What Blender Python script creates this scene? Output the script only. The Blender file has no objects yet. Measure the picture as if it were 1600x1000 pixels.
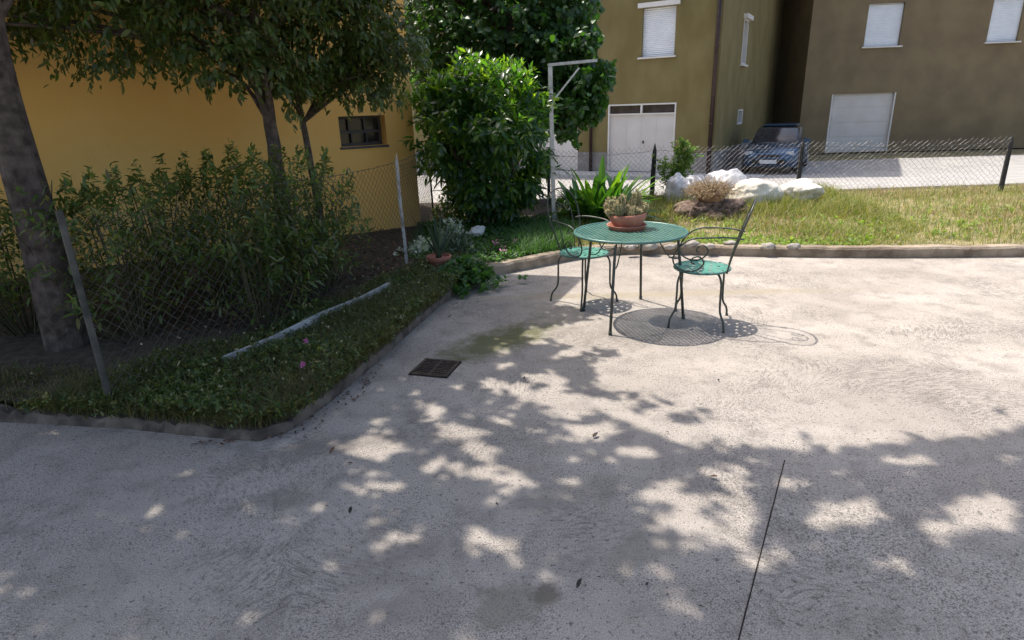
import bpy, bmesh, math, random
import numpy as np
from mathutils import Vector, Matrix
random.seed(7); rng = np.random.default_rng(7)
R = math.radians
sc = bpy.context.scene
C = sc.collection

# ------------------------------------------------------------------ camera, sky, sun, exposure
CAMH, PITCH, ROLL, F = 1.67, R(19), R(1.9), 960.0
fwd = Vector((0, math.cos(PITCH), -math.sin(PITCH))); up0 = Vector((0, math.sin(PITCH), math.cos(PITCH))); r0 = Vector((1, 0, 0))
cr, sr = math.cos(ROLL), math.sin(ROLL)
CR = r0 * cr - up0 * sr; CU = up0 * cr + r0 * sr
cam = bpy.data.cameras.new('camera'); camo = bpy.data.objects.new('camera', cam); C.objects.link(camo)
cam.sensor_width = 36; cam.sensor_fit = 'HORIZONTAL'; cam.lens = 36 * F / 1600
cam.clip_end = 1000; cam.clip_start = 0.05
m = Matrix((CR, CU, -fwd)).transposed().to_4x4(); m.translation = (0, 0, CAMH); camo.matrix_world = m
sc.camera = camo

SX, SY = .41, -.37                       # shadow of a point one metre up falls at (SX, SY)
sund = Vector((-SX, -SY, 1)).normalized()
world = bpy.data.worlds.new('World'); sc.world = world; world.use_nodes = True
wn = world.node_tree.nodes; wl = world.node_tree.links
sky = wn.new('ShaderNodeTexSky'); sky.sky_type = 'NISHITA'; sky.sun_disc = False
sky.sun_elevation = math.asin(sund.z); sky.sun_rotation = math.atan2(sund.x, sund.y)
sky.air_density = 1.0; sky.dust_density = 4.0; sky.ozone_density = 0.6
wl.new(sky.outputs[0], wn['Background'].inputs[0]); wn['Background'].inputs[1].default_value = 0.15
sl = bpy.data.lights.new('sun', 'SUN'); sl.energy = 3.5; sl.angle = R(0.53); sl.color = (1, .93, .84)
so = bpy.data.objects.new('sun', sl); C.objects.link(so)
so.rotation_euler = sund.to_track_quat('Z', 'Y').to_euler(); so.location = (-8, 8, 12)
sc.view_settings.view_transform = 'Standard'; sc.view_settings.look = 'None'
sc.view_settings.exposure = 0.9; sc.view_settings.gamma = 1
sc.cycles.max_bounces = 8; sc.cycles.transparent_max_bounces = 8

# ------------------------------------------------------------------ pixel helpers (photo pixels 1600 x 1000)
def ray(x, y): return fwd + CR * ((x - 800) / F) + CU * ((500 - y) / F)
def gz(x, y, z=0.0):
    d = ray(x, y); return Vector((0, 0, CAMH)) + d * ((z - CAMH) / d.z)
def at(x, y, Y):
    d = ray(x, y); return Vector((0, 0, CAMH)) + d * (Y / d.y)
def on_plane(x, y, p, n):
    d = ray(x, y); o = Vector((0, 0, CAMH)); return o + d * ((p - o).dot(n) / d.dot(n))
def project(P):
    q = np.asarray(P, float) - np.array([0, 0, CAMH]); z = q @ np.array(fwd)
    z = np.where(z < .05, .05, z)
    return 800 + F * (q @ np.array(CR)) / z, 500 - F * (q @ np.array(CU)) / z

# ------------------------------------------------------------------ materials
def nm(name):
    m = bpy.data.materials.new(name); m.use_nodes = True
    return m, m.node_tree.nodes, m.node_tree.links, m.node_tree.nodes['Principled BSDF']
def pmat(name, c1, c2=None, scale=5, rough=.8, metal=0, bump=0, bscale=None, detail=6, spec=None, contrast=(.35, .65), stretch=1):
    m, n, l, b = nm(name)
    b.inputs['Roughness'].default_value = rough; b.inputs['Metallic'].default_value = metal
    if spec is not None: b.inputs['Specular IOR Level'].default_value = spec
    tc = n.new('ShaderNodeTexCoord')
    if c2 is None: b.inputs['Base Color'].default_value = (*c1, 1)
    else:
        t = n.new('ShaderNodeTexNoise'); t.inputs['Scale'].default_value = scale; t.inputs['Detail'].default_value = detail
        mp_ = n.new('ShaderNodeMapping'); mp_.inputs['Scale'].default_value = (1, 1, stretch); l.new(tc.outputs['Object'], mp_.inputs['Vector']); l.new(mp_.outputs[0], t.inputs['Vector'])
        r = n.new('ShaderNodeValToRGB'); r.color_ramp.elements[0].color = (*c1, 1); r.color_ramp.elements[1].color = (*c2, 1)
        r.color_ramp.elements[0].position, r.color_ramp.elements[1].position = contrast
        l.new(t.outputs[0], r.inputs[0]); l.new(r.outputs[0], b.inputs['Base Color'])
    if bump:
        t2 = n.new('ShaderNodeTexNoise'); t2.inputs['Scale'].default_value = bscale or scale * 4; t2.inputs['Detail'].default_value = 5
        l.new(tc.outputs['Object'], t2.inputs['Vector'])
        bp = n.new('ShaderNodeBump'); bp.inputs['Strength'].default_value = bump; bp.inputs['Distance'].default_value = .01
        l.new(t2.outputs[0], bp.inputs['Height']); l.new(bp.outputs[0], b.inputs['Normal'])
    return m
def leafmat(name, cols, rough=.45, trans=.35, tcol=None, spec=.5):
    """leaf with its own tint per leaf and light passing through it"""
    m, n, l, b = nm(name)
    g = n.new('ShaderNodeNewGeometry'); r = n.new('ShaderNodeValToRGB')
    e = r.color_ramp.elements
    while len(e) < len(cols): e.new(.5)
    for i, c in enumerate(cols): e[i].position = i / max(1, len(cols) - 1); e[i].color = (*c, 1)
    l.new(g.outputs['Random Per Island'], r.inputs[0]); l.new(r.outputs[0], b.inputs['Base Color'])
    b.inputs['Roughness'].default_value = rough; b.inputs['Specular IOR Level'].default_value = spec
    t = n.new('ShaderNodeBsdfTranslucent'); mx = n.new('ShaderNodeMixShader'); mx.inputs[0].default_value = trans
    mul = n.new('ShaderNodeMix'); mul.data_type = 'RGBA'; mul.blend_type = 'MULTIPLY'; mul.inputs[0].default_value = 1
    l.new(r.outputs[0], mul.inputs[6]); mul.inputs[7].default_value = (*(tcol or (3.2, 3.4, 1.2)), 1)
    l.new(mul.outputs[2], t.inputs['Color'])
    l.new(b.outputs[0], mx.inputs[1]); l.new(t.outputs[0], mx.inputs[2]); l.new(mx.outputs[0], n['Material Output'].inputs[0])
    return m
M = {}
M['olive'] = pmat('olive render', (.158, .122, .042), (.205, .163, .066), 1.6, .9, bump=.6, bscale=50, stretch=.55)
M['olive_side'] = M['olive']
M['ochre'] = pmat('ochre plaster', (.92, .53, .15), (.95, .6, .2), 1.3, .9, bump=.5, bscale=40, stretch=.4)
M['tan'] = pmat('tan plaster', (.17, .125, .07), (.22, .165, .09), 1.0, .9, bump=.3, bscale=40)
M['plinth'] = pmat('grey plinth render', (.2, .185, .17), (.28, .26, .24), 3, .9, bump=.4, bscale=40)
M['white'] = pmat('white paint', (.6, .57, .53), (.68, .65, .61), 3, .55)
M['shutter'] = pmat('white plastic shutter', (.72, .74, .78), (.8, .82, .85), 2, .4)
M['door'] = pmat('cream steel door', (.55, .51, .47), (.62, .58, .54), 1.5, .5)
M['glass'] = pmat('dark window glass', (.02, .022, .025), (.05, .05, .055), 4, .12)
M['brownpipe'] = pmat('brown copper pipe', (.035, .018, .015), (.055, .03, .024), 6, .45, .3)
M['frame'] = pmat('dark grey window frame', (.045, .045, .05), (.07, .07, .075), 6, .5)
M['rooftile'] = pmat('clay roof tile', (.28, .12, .07), (.4, .2, .12), 12, .85, bump=.6, bscale=20)
M['slab'] = pmat('painted concrete slab', (.55, .5, .42), (.62, .57, .5), 3, .9, bump=.3)
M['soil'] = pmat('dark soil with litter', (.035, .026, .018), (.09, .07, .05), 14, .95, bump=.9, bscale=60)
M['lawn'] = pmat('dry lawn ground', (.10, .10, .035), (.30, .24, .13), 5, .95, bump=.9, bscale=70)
M['road'] = pmat('pale worn asphalt', (.26, .25, .24), (.34, .33, .31), 2.2, .9, bump=.4, bscale=80)
M['pave'] = pmat('concrete pavement', (.33, .33, .33), (.42, .41, .4), 2.5, .9, bump=.3, bscale=60)
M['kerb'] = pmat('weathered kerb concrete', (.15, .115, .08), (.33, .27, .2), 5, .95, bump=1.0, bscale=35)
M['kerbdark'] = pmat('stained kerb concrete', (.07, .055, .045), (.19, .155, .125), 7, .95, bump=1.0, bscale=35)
M['bark'] = pmat('brown bark', (.045, .032, .026), (.13, .10, .085), 14, .95, bump=1.0, bscale=45)
M['twig'] = pmat('green brown twig', (.05, .045, .025), (.09, .08, .04), 14, .9)
M['wire'] = pmat('dull grey wire', (.16, .15, .145), (.3, .28, .27), 10, .6, .5)
M['wiredark'] = pmat('weathered dark wire', (.05, .05, .045), (.12, .115, .1), 10, .7, .3)
M['paintwhite'] = pmat('flaking white paint on steel', (.62, .6, .58), (.30, .25, .21), 9, .6, contrast=(.5, .72), bump=.5)
M['blackwood'] = pmat('black weathered post', (.018, .017, .018), (.05, .046, .045), 20, .8, bump=.8)
M['iron'] = pmat('black iron', (.012, .012, .013), (.03, .026, .024), 10, .5, .5)
M['galv'] = pmat('galvanised steel', (.36, .37, .38), (.52, .53, .54), 18, .42, .75)
M['tube'] = pmat('dark green grey enamelled iron', (.035, .044, .036), (.075, .08, .062), 30, .42, .2)
M['green'] = pmat('green enamel', (.045, .135, .115), (.08, .18, .155), 9, .36)
M['seatgreen'] = pmat('worn green enamel', (.05, .22, .165), (.12, .3, .24), 8, .4)
M['terra'] = pmat('terracotta', (.36, .13, .085), (.46, .20, .14), 9, .85, bump=.2, bscale=60)
M['terradry'] = pmat('pale stained terracotta', (.3, .16, .1), (.42, .27, .19), 9, .9, bump=.4, bscale=40)
M['cactus'] = pmat('cactus skin', (.11, .12, .045), (.24, .21, .10), 30, .8)
M['spine'] = pmat('cactus spines', (.5, .42, .24), (.7, .6, .4), 40, .7)
M['pipe'] = pmat('pale grey edging', (.3, .3, .3), (.5, .5, .5), 9, .7)
M['stone'] = pmat('pale garden stone', (.22, .2, .17), (.42, .38, .33), 7, .9, bump=.8, bscale=30)
M['whitestone'] = pmat('white stone', (.6, .57, .52), (.7, .67, .62), 7, .9, bump=.5, bscale=30)
M['stump'] = pmat('old stump wood', (.06, .035, .03), (.24, .17, .13), 16, .95, bump=1.0, bscale=40)
M['bag'] = pmat('white plastic bag', (.62, .61, .62), (.8, .79, .8), 4, .35, bump=1.0, bscale=14)
M['sack'] = pmat('cream woven sack', (.62, .57, .46), (.72, .67, .57), 6, .7, bump=.6, bscale=90)
M['grate'] = pmat('rusty cast iron', (.035, .026, .02), (.09, .065, .045), 30, .8, .3, bump=.5)
M['pit'] = pmat('drain pit', (.01, .008, .007), (.03, .02, .016), 20, .95)
M['carpaint'] = pmat('blue car paint', (.035, .085, .16), (.04, .095, .175), 1, .25, .4)
M['rubber'] = pmat('tyre rubber', (.015, .015, .015), (.025, .025, .025), 10, .8)
M['alloy'] = pmat('wheel alloy', (.4, .4, .4), (.5, .5, .5), 10, .35, .8)
M['lamp'] = pmat('lamp glass', (.5, .5, .52), (.65, .65, .67), 10, .15)
M['redlamp'] = pmat('red lamp glass', (.3, .02, .02), (.4, .03, .03), 10, .2)
M['plateplate'] = pmat('number plate', (.7, .7, .7), (.75, .75, .75), 5, .4)
M['debris'] = pmat('dry leaf', (.09, .05, .03), (.2, .11, .06), 30, .9)
M['debrisdark'] = pmat('dark dry leaf', (.02, .018, .016), (.05, .04, .035), 30, .9)
L = {}
L['laurel'] = leafmat('laurel leaf', [(.02, .055, .018), (.038, .10, .026), (.03, .08, .034), (.08, .15, .026), (.13, .2, .035)], .3, .45, (3.6, 3.6, .7), .6)
L['linden'] = leafmat('linden leaf', [(.02, .055, .014), (.03, .08, .018), (.05, .12, .02)], .42, .32, (3, 3.3, .9))
L['tree'] = leafmat('dark tree leaf', [(.035, .06, .018), (.055, .09, .025), (.09, .135, .03), (.10, .085, .035)], .4, .3, (3, 3.1, 1.0))
L['crown'] = leafmat('shade tree leaf', [(.03, .06, .018), (.045, .085, .022)], .45, .12, (1.6, 1.8, .7))
L['privet'] = leafmat('hedge leaf', [(.05, .085, .025), (.085, .13, .035), (.13, .18, .05), (.14, .11, .055)], .45, .35)
L['aspi'] = leafmat('broad strap leaf', [(.018, .06, .014), (.028, .085, .018), (.04, .12, .02), (.12, .22, .03)], .3, .36, (3.2, 3.0, .7), .6)
L['shrub'] = leafmat('small bright leaf', [(.06, .12, .025), (.12, .2, .04), (.2, .26, .07)], .45, .4, (2, 2.2, .9))
L['ivy'] = leafmat('ground cover leaf', [(.025, .07, .02), (.045, .11, .028), (.07, .15, .035)], .5, .3)
L['weed'] = leafmat('clover leaf', [(.12, .22, .03), (.2, .3, .05), (.26, .34, .07)], .5, .4, (1.8, 1.9, .8))
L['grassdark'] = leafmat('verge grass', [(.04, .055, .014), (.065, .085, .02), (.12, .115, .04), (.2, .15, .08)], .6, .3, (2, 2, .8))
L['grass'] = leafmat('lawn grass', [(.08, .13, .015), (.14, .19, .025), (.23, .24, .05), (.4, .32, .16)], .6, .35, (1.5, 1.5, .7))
L['straw'] = leafmat('dry heather', [(.2, .13, .07), (.3, .2, .12), (.42, .3, .2), (.2, .2, .07)], .8, .2, (1.2, 1.2, .8))
L['pale'] = leafmat('white edged leaf', [(.5, .55, .42), (.7, .74, .66), (.25, .4, .12)], .5, .3, (1.1, 1.1, 1))
L['aloe'] = leafmat('aloe leaf', [(.05, .085, .05), (.075, .12, .07)], .45, .1, (1.5, 1.5, 1))
L['seed'] = leafmat('seed head', [(.3, .28, .16), (.45, .42, .26), (.2, .2, .08)], .8, .2, (1, 1, 1))
def bagmat():
    m_ = M['bag']; n_ = m_.node_tree.nodes; l_ = m_.node_tree.links; b_ = n_['Principled BSDF']; t_ = n_.new('ShaderNodeBsdfTranslucent'); t_.inputs[0].default_value = (.85, .84, .86, 1)
    x_ = n_.new('ShaderNodeMixShader'); x_.inputs[0].default_value = .3; l_.new(b_.outputs[0], x_.inputs[1]); l_.new(t_.outputs[0], x_.inputs[2]); l_.new(x_.outputs[0], n_['Material Output'].inputs[0])
bagmat()
L['pink'] = leafmat('pink petal', [(.6, .12, .38), (.7, .3, .5)], .6, .3, (1, 1, 1))
L['litter'] = leafmat('brown litter', [(.07, .035, .02), (.14, .07, .04), (.24, .14, .09)], .9, .1, (1, 1, 1))

def concrete():
    m, n, l, b = nm('brushed concrete')
    tc = n.new('ShaderNodeTexCoord'); P = tc.outputs['Object']
    def noise(scale, det=4, vec=P, rgh=.55):
        t = n.new('ShaderNodeTexNoise'); t.inputs['Scale'].default_value = scale; t.inputs['Detail'].default_value = det
        t.inputs['Roughness'].default_value = rgh; l.new(vec, t.inputs['Vector']); return t
    def ramp(src, p0, p1, c0=(0, 0, 0), c1=(1, 1, 1)):
        r = n.new('ShaderNodeValToRGB'); r.color_ramp.elements[0].position = p0; r.color_ramp.elements[1].position = p1
        r.color_ramp.elements[0].color = (*c0, 1); r.color_ramp.elements[1].color = (*c1, 1); l.new(src, r.inputs[0]); return r.outputs[0]
    def mix(a, bb, f, mode='MIX'):
        x = n.new('ShaderNodeMix'); x.data_type = 'RGBA'; x.blend_type = mode
        for s, v in ((6, a), (7, bb)):
            if isinstance(v, tuple): x.inputs[s].default_value = (*v, 1)
            else: l.new(v, x.inputs[s])
        if isinstance(f, float): x.inputs[0].default_value = f
        else: l.new(f, x.inputs[0])
        return x.outputs[2]
    def mth(op, a, bb=None):
        x = n.new('ShaderNodeMath'); x.operation = op
        for s, v in ((0, a), (1, bb)):
            if v is None: continue
            if isinstance(v, (int, float)): x.inputs[s].default_value = v
            else: l.new(v, x.inputs[s])
        return x.outputs[0]
    big = noise(1.1, 5); med = noise(6, 6)
    col = mix((.355, .315, .275), (.465, .42, .37), ramp(big.outputs[0], .35, .65))
    col = mix(col, (.22, .195, .17), mth('MULTIPLY', ramp(med.outputs[0], .5, .68), .6))
    # broom strokes: arcs round several scattered centres
    warp = noise(.9, 3); wv = n.new('ShaderNodeVectorMath'); wv.operation = 'MULTIPLY_ADD'
    l.new(warp.outputs['Color'], wv.inputs[0]); wv.inputs[1].default_value = (.5, .5, 0); l.new(P, wv.inputs[2])
    vor = n.new('ShaderNodeTexVoronoi'); vor.inputs['Scale'].default_value = .8; vor.feature = 'F1'; l.new(wv.outputs[0], vor.inputs['Vector'])
    dv_ = n.new('ShaderNodeVectorMath'); dv_.operation = 'SUBTRACT'; l.new(wv.outputs[0], dv_.inputs[0]); l.new(vor.outputs['Position'], dv_.inputs[1])
    sx_ = n.new('ShaderNodeSeparateXYZ'); l.new(dv_.outputs[0], sx_.inputs[0])
    ang_ = mth('ARCTAN2', sx_.outputs[1], sx_.outputs[0]); cb_ = n.new('ShaderNodeCombineXYZ')
    rad_ = mth('SQRT', mth('ADD', mth('MULTIPLY', sx_.outputs[0], sx_.outputs[0]), mth('MULTIPLY', sx_.outputs[1], sx_.outputs[1])))
    l.new(mth('MULTIPLY', rad_, 66), cb_.inputs[0]); l.new(mth('MULTIPLY', ang_, 9), cb_.inputs[1])
    stn = noise(1.0, 5, cb_.outputs[0], .7); st2 = ramp(stn.outputs[0], .5, .58)
    area = ramp(noise(1.3, 4).outputs[0], .47, .6)
    strokes = mth('MULTIPLY', st2, mth('ADD', mth('MULTIPLY', area, .85), .04))
    col = mix(col, (.13, .115, .10), mth('MULTIPLY', strokes, .65))
    # aggregate speckle, dark and light
    sp = noise(260, 2); col = mix(col, (.10, .09, .08), mth('MULTIPLY', ramp(sp.outputs[0], .5, .6), .6))
    sp2 = noise(120, 3); col = mix(col, (.14, .125, .11), mth('MULTIPLY', ramp(sp2.outputs[0], .5, .6), mth('ADD', mth('MULTIPLY', ramp(noise(2.3, 5).outputs[0], .42, .58), .72), .14)))
    pit = noise(52, 3); col = mix(col, (.09, .08, .07), mth('MULTIPLY', ramp(pit.outputs[0], .6, .66), .75))
    sp3 = noise(180, 2); col = mix(col, (.6, .57, .54), mth('MULTIPLY', ramp(sp3.outputs[0], .56, .64), .4))
    # stains with a place of their own: moss beside the drain, two damp marks, a tan streak
    def blob(cx, cy, rx, ry, ang, soft=.5, nz=2.6):
        mp = n.new('ShaderNodeMapping'); mp.vector_type = 'TEXTURE'
        mp.inputs['Location'].default_value = (cx, cy, 0); mp.inputs['Rotation'].default_value = (0, 0, ang); mp.inputs['Scale'].default_value = (rx, ry, 1)
        l.new(P, mp.inputs['Vector']); ln = n.new('ShaderNodeVectorMath'); ln.operation = 'LENGTH'; l.new(mp.outputs[0], ln.inputs[0])
        d = mth('ADD', ln.outputs['Value'], mth('MULTIPLY', mth('SUBTRACT', noise(7, 9, P, .72).outputs[0], .5), nz))
        return ramp(d, 1 - soft, 1 + soft * .6, (1, 1, 1), (0, 0, 0))
    g1, g2 = gz(700, 560), gz(850, 508); c = (g1 + g2) / 2; dd = g2 - g1
    col = mix(col, (.085, .09, .03), mth('MULTIPLY', blob(c.x, c.y, dd.length * .72, .3, math.atan2(dd.y, dd.x), .6, 1.8), .85))
    for (px, py, rx, ry, cc, s) in ((850, 925, .07, .06, (.12, .10, .08), .75), (790, 945, .2, .12, (.17, .15, .11), .55), (1000, 860, .3, .1, (.2, .18, .15), .45), (640, 950, .3, .1, (.2, .175, .15), .4), (900, 770, .4, .12, (.21, .19, .16), .4), (620, 870, .25, .08, (.2, .17, .15), .4), (500, 700, .5, .12, (.18, .155, .14), .5), (450, 780, .25, .14, (.2, .175, .155), .4)):
        q = gz(px, py); col = mix(col, cc, mth('MULTIPLY', blob(q.x, q.y, rx, ry, .3), s))
    q1, q2 = gz(700, 478), gz(1176, 480)
    col = mix(col, (.30, .26, .19), mth('MULTIPLY', blob(1.3, 5.45, 2.2, .12, -.03, .5, 1.6), .65))
    l.new(col, b.inputs['Base Color']); b.inputs['Roughness'].default_value = .92; b.inputs['Specular IOR Level'].default_value = .25
    bp = n.new('ShaderNodeBump'); bp.inputs['Strength'].default_value = .55; bp.inputs['Distance'].default_value = .006
    hgt = mth('ADD', mth('MULTIPLY', strokes, -.8), mth('ADD', mth('MULTIPLY', sp2.outputs[0], .9), mth('MULTIPLY', noise(35, 6).outputs[0], 1.2)))
    l.new(hgt, bp.inputs['Height']); l.new(bp.outputs[0], b.inputs['Normal'])
    return m
M['concrete'] = concrete()

# ------------------------------------------------------------------ object helpers
class MB:
    def __init__(s): s.v = []; s.f = []
    def add(s, vs, fs):
        o = len(s.v); s.v += [tuple(v) for v in vs]; s.f += [tuple(i + o for i in f) for f in fs]; return s
    def box(s, c, size, rz=0, ax=None):
        hx, hy, hz = [q / 2 for q in size]; c = Vector(c)
        if ax is None: ax = (Vector((math.cos(rz), math.sin(rz), 0)), Vector((-math.sin(rz), math.cos(rz), 0)), Vector((0, 0, 1)))
        vs = [c + ax[0] * (hx * i) + ax[1] * (hy * j) + ax[2] * (hz * k) for i in (-1, 1) for j in (-1, 1) for k in (-1, 1)]
        return s.add(vs, [(0, 1, 3, 2), (4, 6, 7, 5), (0, 4, 5, 1), (2, 3, 7, 6), (0, 2, 6, 4), (1, 5, 7, 3)])
    def tube(s, pts, r, n=8, cap=True):
        pts = [Vector(p) for p in pts]; rr = r if isinstance(r, (list, tuple)) else [r] * len(pts)
        t0 = (pts[1] - pts[0]).normalized(); a = t0.orthogonal().normalized(); rings = []
        for i, p in enumerate(pts):
            t = (pts[min(i + 1, len(pts) - 1)] - pts[max(i - 1, 0)]).normalized()
            a = (a - t * a.dot(t)); a = a.normalized() if a.length > 1e-6 else t.orthogonal().normalized()
            b = t.cross(a)
            rings.append([p + a * (rr[i] * math.cos(2 * math.pi * k / n)) + b * (rr[i] * math.sin(2 * math.pi * k / n)) for k in range(n)])
        vs = [v for g in rings for v in g]; fs = []
        for i in range(len(pts) - 1):
            for k in range(n): fs.append((i * n + k, i * n + (k + 1) % n, (i + 1) * n + (k + 1) % n, (i + 1) * n + k))
        if cap: fs.append(tuple(range(n - 1, -1, -1))); fs.append(tuple((len(pts) - 1) * n + k for k in range(n)))
        return s.add(vs, fs)
    def lathe(s, prof, n=40, c=(0, 0, 0), fn=None, cap=True):
        c = Vector(c); vs = []; fs = []
        for (r, z) in prof:
            for k in range(n):
                a = 2 * math.pi * k / n; q = fn(a, z) if fn else 1
                vs.append(c + Vector((r * q * math.cos(a), r * q * math.sin(a), z)))
        for i in range(len(prof) - 1):
            for k in range(n): fs.append((i * n + k, i * n + (k + 1) % n, (i + 1) * n + (k + 1) % n, (i + 1) * n + k))
        if cap and prof[0][0] > 1e-5: fs.append(tuple(range(n - 1, -1, -1)))
        if cap and prof[-1][0] > 1e-5: fs.append(tuple((len(prof) - 1) * n + k for k in range(n)))
        return s.add(vs, fs)
    def prism(s, poly, z0, z1):
        n = len(poly); vs = [(x, y, z0) for x, y in poly] + [(x, y, z1) for x, y in poly]
        return s.add(vs, [tuple(range(n - 1, -1, -1)), tuple(range(n, 2 * n))] + [(i, (i + 1) % n, n + (i + 1) % n, n + i) for i in range(n)])
    def build(s, name, mat, parent=None, smooth=False, loc=None, bevel=0):
        return mesh_obj(name, s.v, s.f, mat, parent, smooth, loc, bevel)
def mesh_obj(name, v, f, mat, parent=None, smooth=False, loc=None, bevel=0):
    me = bpy.data.meshes.new(name); me.from_pydata(v, [], f); me.update()
    if mat: me.materials.append(mat)
    bm = bmesh.new(); bm.from_mesh(me)
    if bevel:
        es = [e for e in bm.edges if len(e.link_faces) == 2 and e.calc_face_angle(0) > .5]
        bmesh.ops.bevel(bm, geom=es, offset=bevel, segments=2, affect='EDGES', clamp_overlap=True)
    bmesh.ops.recalc_face_normals(bm, faces=bm.faces); bm.to_mesh(me); bm.free()
    if smooth:
        me.polygons.foreach_set('use_smooth', [True] * len(me.polygons))
    o = bpy.data.objects.new(name, me); C.objects.link(o)
    if parent: o.parent = parent
    if loc: o.location = loc
    return o
def np_obj(name, V, T, mat, parent=None):
    """V (n,3) array, T list of (m,k) face arrays"""
    me = bpy.data.meshes.new(name)
    me.vertices.add(len(V)); me.vertices.foreach_set('co', np.ascontiguousarray(V, dtype=np.float32).ravel())
    loops = np.concatenate([t.ravel() for t in T]).astype(np.int32)
    tot = np.concatenate([np.full(len(t), t.shape[1]) for t in T]).astype(np.int32)
    st = np.concatenate([[0], np.cumsum(tot)[:-1]]).astype(np.int32)
    me.loops.add(len(loops)); me.loops.foreach_set('vertex_index', loops)
    me.polygons.add(len(tot)); me.polygons.foreach_set('loop_start', st); me.polygons.foreach_set('loop_total', tot)
    me.update(calc_edges=True); me.validate()
    me.materials.append(mat)
    o = bpy.data.objects.new(name, me); C.objects.link(o)
    if parent: o.parent = parent
    return o
def tag(o, label, cat, group=None):
    o['label'] = label; o['category'] = cat
    if group: o['group'] = group
    return o
def struct(o): o['kind'] = 'structure'; return o
def stuff(o, label, cat): o['kind'] = 'stuff'; o['label'] = label; o['category'] = cat; return o
def thing(name, label, cat, loc=(0, 0, 0), rz=0, group=None):
    o = bpy.data.objects.new(name, None); C.objects.link(o); o.location = loc; o.rotation_euler = (0, 0, rz); o.empty_display_size = .1
    return tag(o, label, cat, group)
def copy_tree(o, parent=None):
    c = o.copy(); C.objects.link(c); c.parent = parent
    for ch in list(o.children): copy_tree(ch, c)
    return c

# ---- leaves
def unit(a): return a / np.maximum(np.linalg.norm(a, axis=-1, keepdims=True), 1e-9)
def leaves(P, D, N, Ln, W, droop=.25, fold=.18):
    """P base, D direction, N normal, length, half width -> 8 vertex leaves"""
    n = len(P); D = unit(D); S = unit(np.cross(D, N)); N = np.cross(S, D)
    Ln = np.broadcast_to(np.asarray(Ln, float), (n,))[:, None]; W = np.broadcast_to(np.asarray(W, float), (n,))[:, None]
    def pt(t, w, h): return P + D * Ln * t + S * W * w + N * (Ln * (-droop * t * t) + W * h)
    V = np.stack([pt(0, 0, 0), pt(.3, -.85, fold), pt(.3, 0, 0), pt(.3, .85, fold), pt(.66, -.8, fold), pt(.66, 0, 0), pt(.66, .8, fold), pt(1, 0, 0)], 1)
    o = (np.arange(n) * 8)[:, None]
    tri = np.concatenate([o + np.array([[0, 1, 2]]), o + np.array([[0, 2, 3]]), o + np.array([[4, 7, 5]]), o + np.array([[5, 7, 6]])])
    quad = np.concatenate([o + np.array([[1, 4, 5, 2]]), o + np.array([[2, 5, 6, 3]])])
    return V.reshape(-1, 3), [tri, quad]
def join(parts):
    Vs = []; Ts = []; o = 0
    for V, T in parts:
        Vs.append(V); Ts += [t + o for t in T]; o += len(V)
    return np.concatenate(Vs), Ts
def shoots(P, D, nl, sl, ll, lw, spread=.9, droop=.3, keep=None, jit=.25, hang=0.0, fold=.18):
    """nl leaves spiralling round shoots starting at P along D; returns leaf mesh arrays"""
    n = len(P); D = unit(D)
    rnd = rng.normal(size=(n, 3)); A = unit(np.cross(D, rnd)); B = np.cross(D, A)
    bp = []; bd = []; bn = []; ls = []
    for k in range(nl):
        t = (k + .5) / nl; ang = k * 2.4 + rng.normal(0, .3, n)
        rad = A * np.cos(ang)[:, None] + B * np.sin(ang)[:, None]
        p = P + D * (sl * t) + np.array([0, 0, -1]) * (.25 * sl * t * t)
        d = D * (.35 + .8 * t) + rad * spread + rng.normal(0, jit, (n, 3)) + np.array([0, 0, -hang])
        nn = unit(D * .6 + np.array([0, 0, .8]) + rng.normal(0, .35, (n, 3)))
        bp.append(p); bd.append(d); bn.append(nn); ls.append(rng.uniform(.65, 1.15, n) * (1 - .25 * t))
    P2 = np.concatenate(bp); D2 = np.concatenate(bd); N2 = np.concatenate(bn); s = np.concatenate(ls)
    if keep is not None:
        k = keep(P2 + unit(D2) * ll * .5); P2, D2, N2, s = P2[k], D2[k], N2[k], s[k]
    return leaves(P2, D2, N2, ll * s, lw * s, droop, fold)
def blades(P, h, w, lean=.5, bend=.5):
    """grass blades: tapered, bent, five vertices"""
    n = len(P); h = np.broadcast_to(h, (n,))[:, None]; w = np.broadcast_to(w, (n,))[:, None]
    a = rng.uniform(0, 2 * np.pi, n); d = np.stack([np.cos(a), np.sin(a), np.zeros(n)], 1)
    a2 = a + rng.uniform(.9, 2.2, n); s = np.stack([np.cos(a2), np.sin(a2), np.zeros(n)], 1)
    ln = rng.uniform(.05, lean, n)[:, None]; bd = rng.uniform(0, bend, n)[:, None]; z = np.array([0, 0, 1.])
    V = np.stack([P - s * w, P + s * w, P + z * h * .5 + d * h * ln * .5 - s * w * .8, P + z * h * .5 + d * h * ln * .5 + s * w * .8,
                  P + z * h * (1 - bd * .4) + d * h * (ln + bd)], 1)
    o = (np.arange(n) * 5)[:, None]
    return V.reshape(-1, 3), [o + np.array([[0, 1, 3, 2]]), o + np.array([[2, 3, 4]])]
def inpoly(X, Y, poly):
    r = np.zeros(len(X), bool); n = len(poly); j = n - 1
    for i in range(n):
        xi, yi = poly[i]; xj, yj = poly[j]
        c = ((yi > Y) != (yj > Y)) & (X < (xj - xi) * (Y - yi) / (yj - yi + 1e-12) + xi); r ^= c; j = i
    return r
def sample_poly(poly, n):
    a = np.array(poly); lo, hi = a.min(0), a.max(0); out = []
    while sum(len(o) for o in out) < n:
        q = rng.uniform(lo, hi, (n * 2, 2)); out.append(q[inpoly(q[:, 0], q[:, 1], poly)])
    return np.concatenate(out)[:n]
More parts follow.
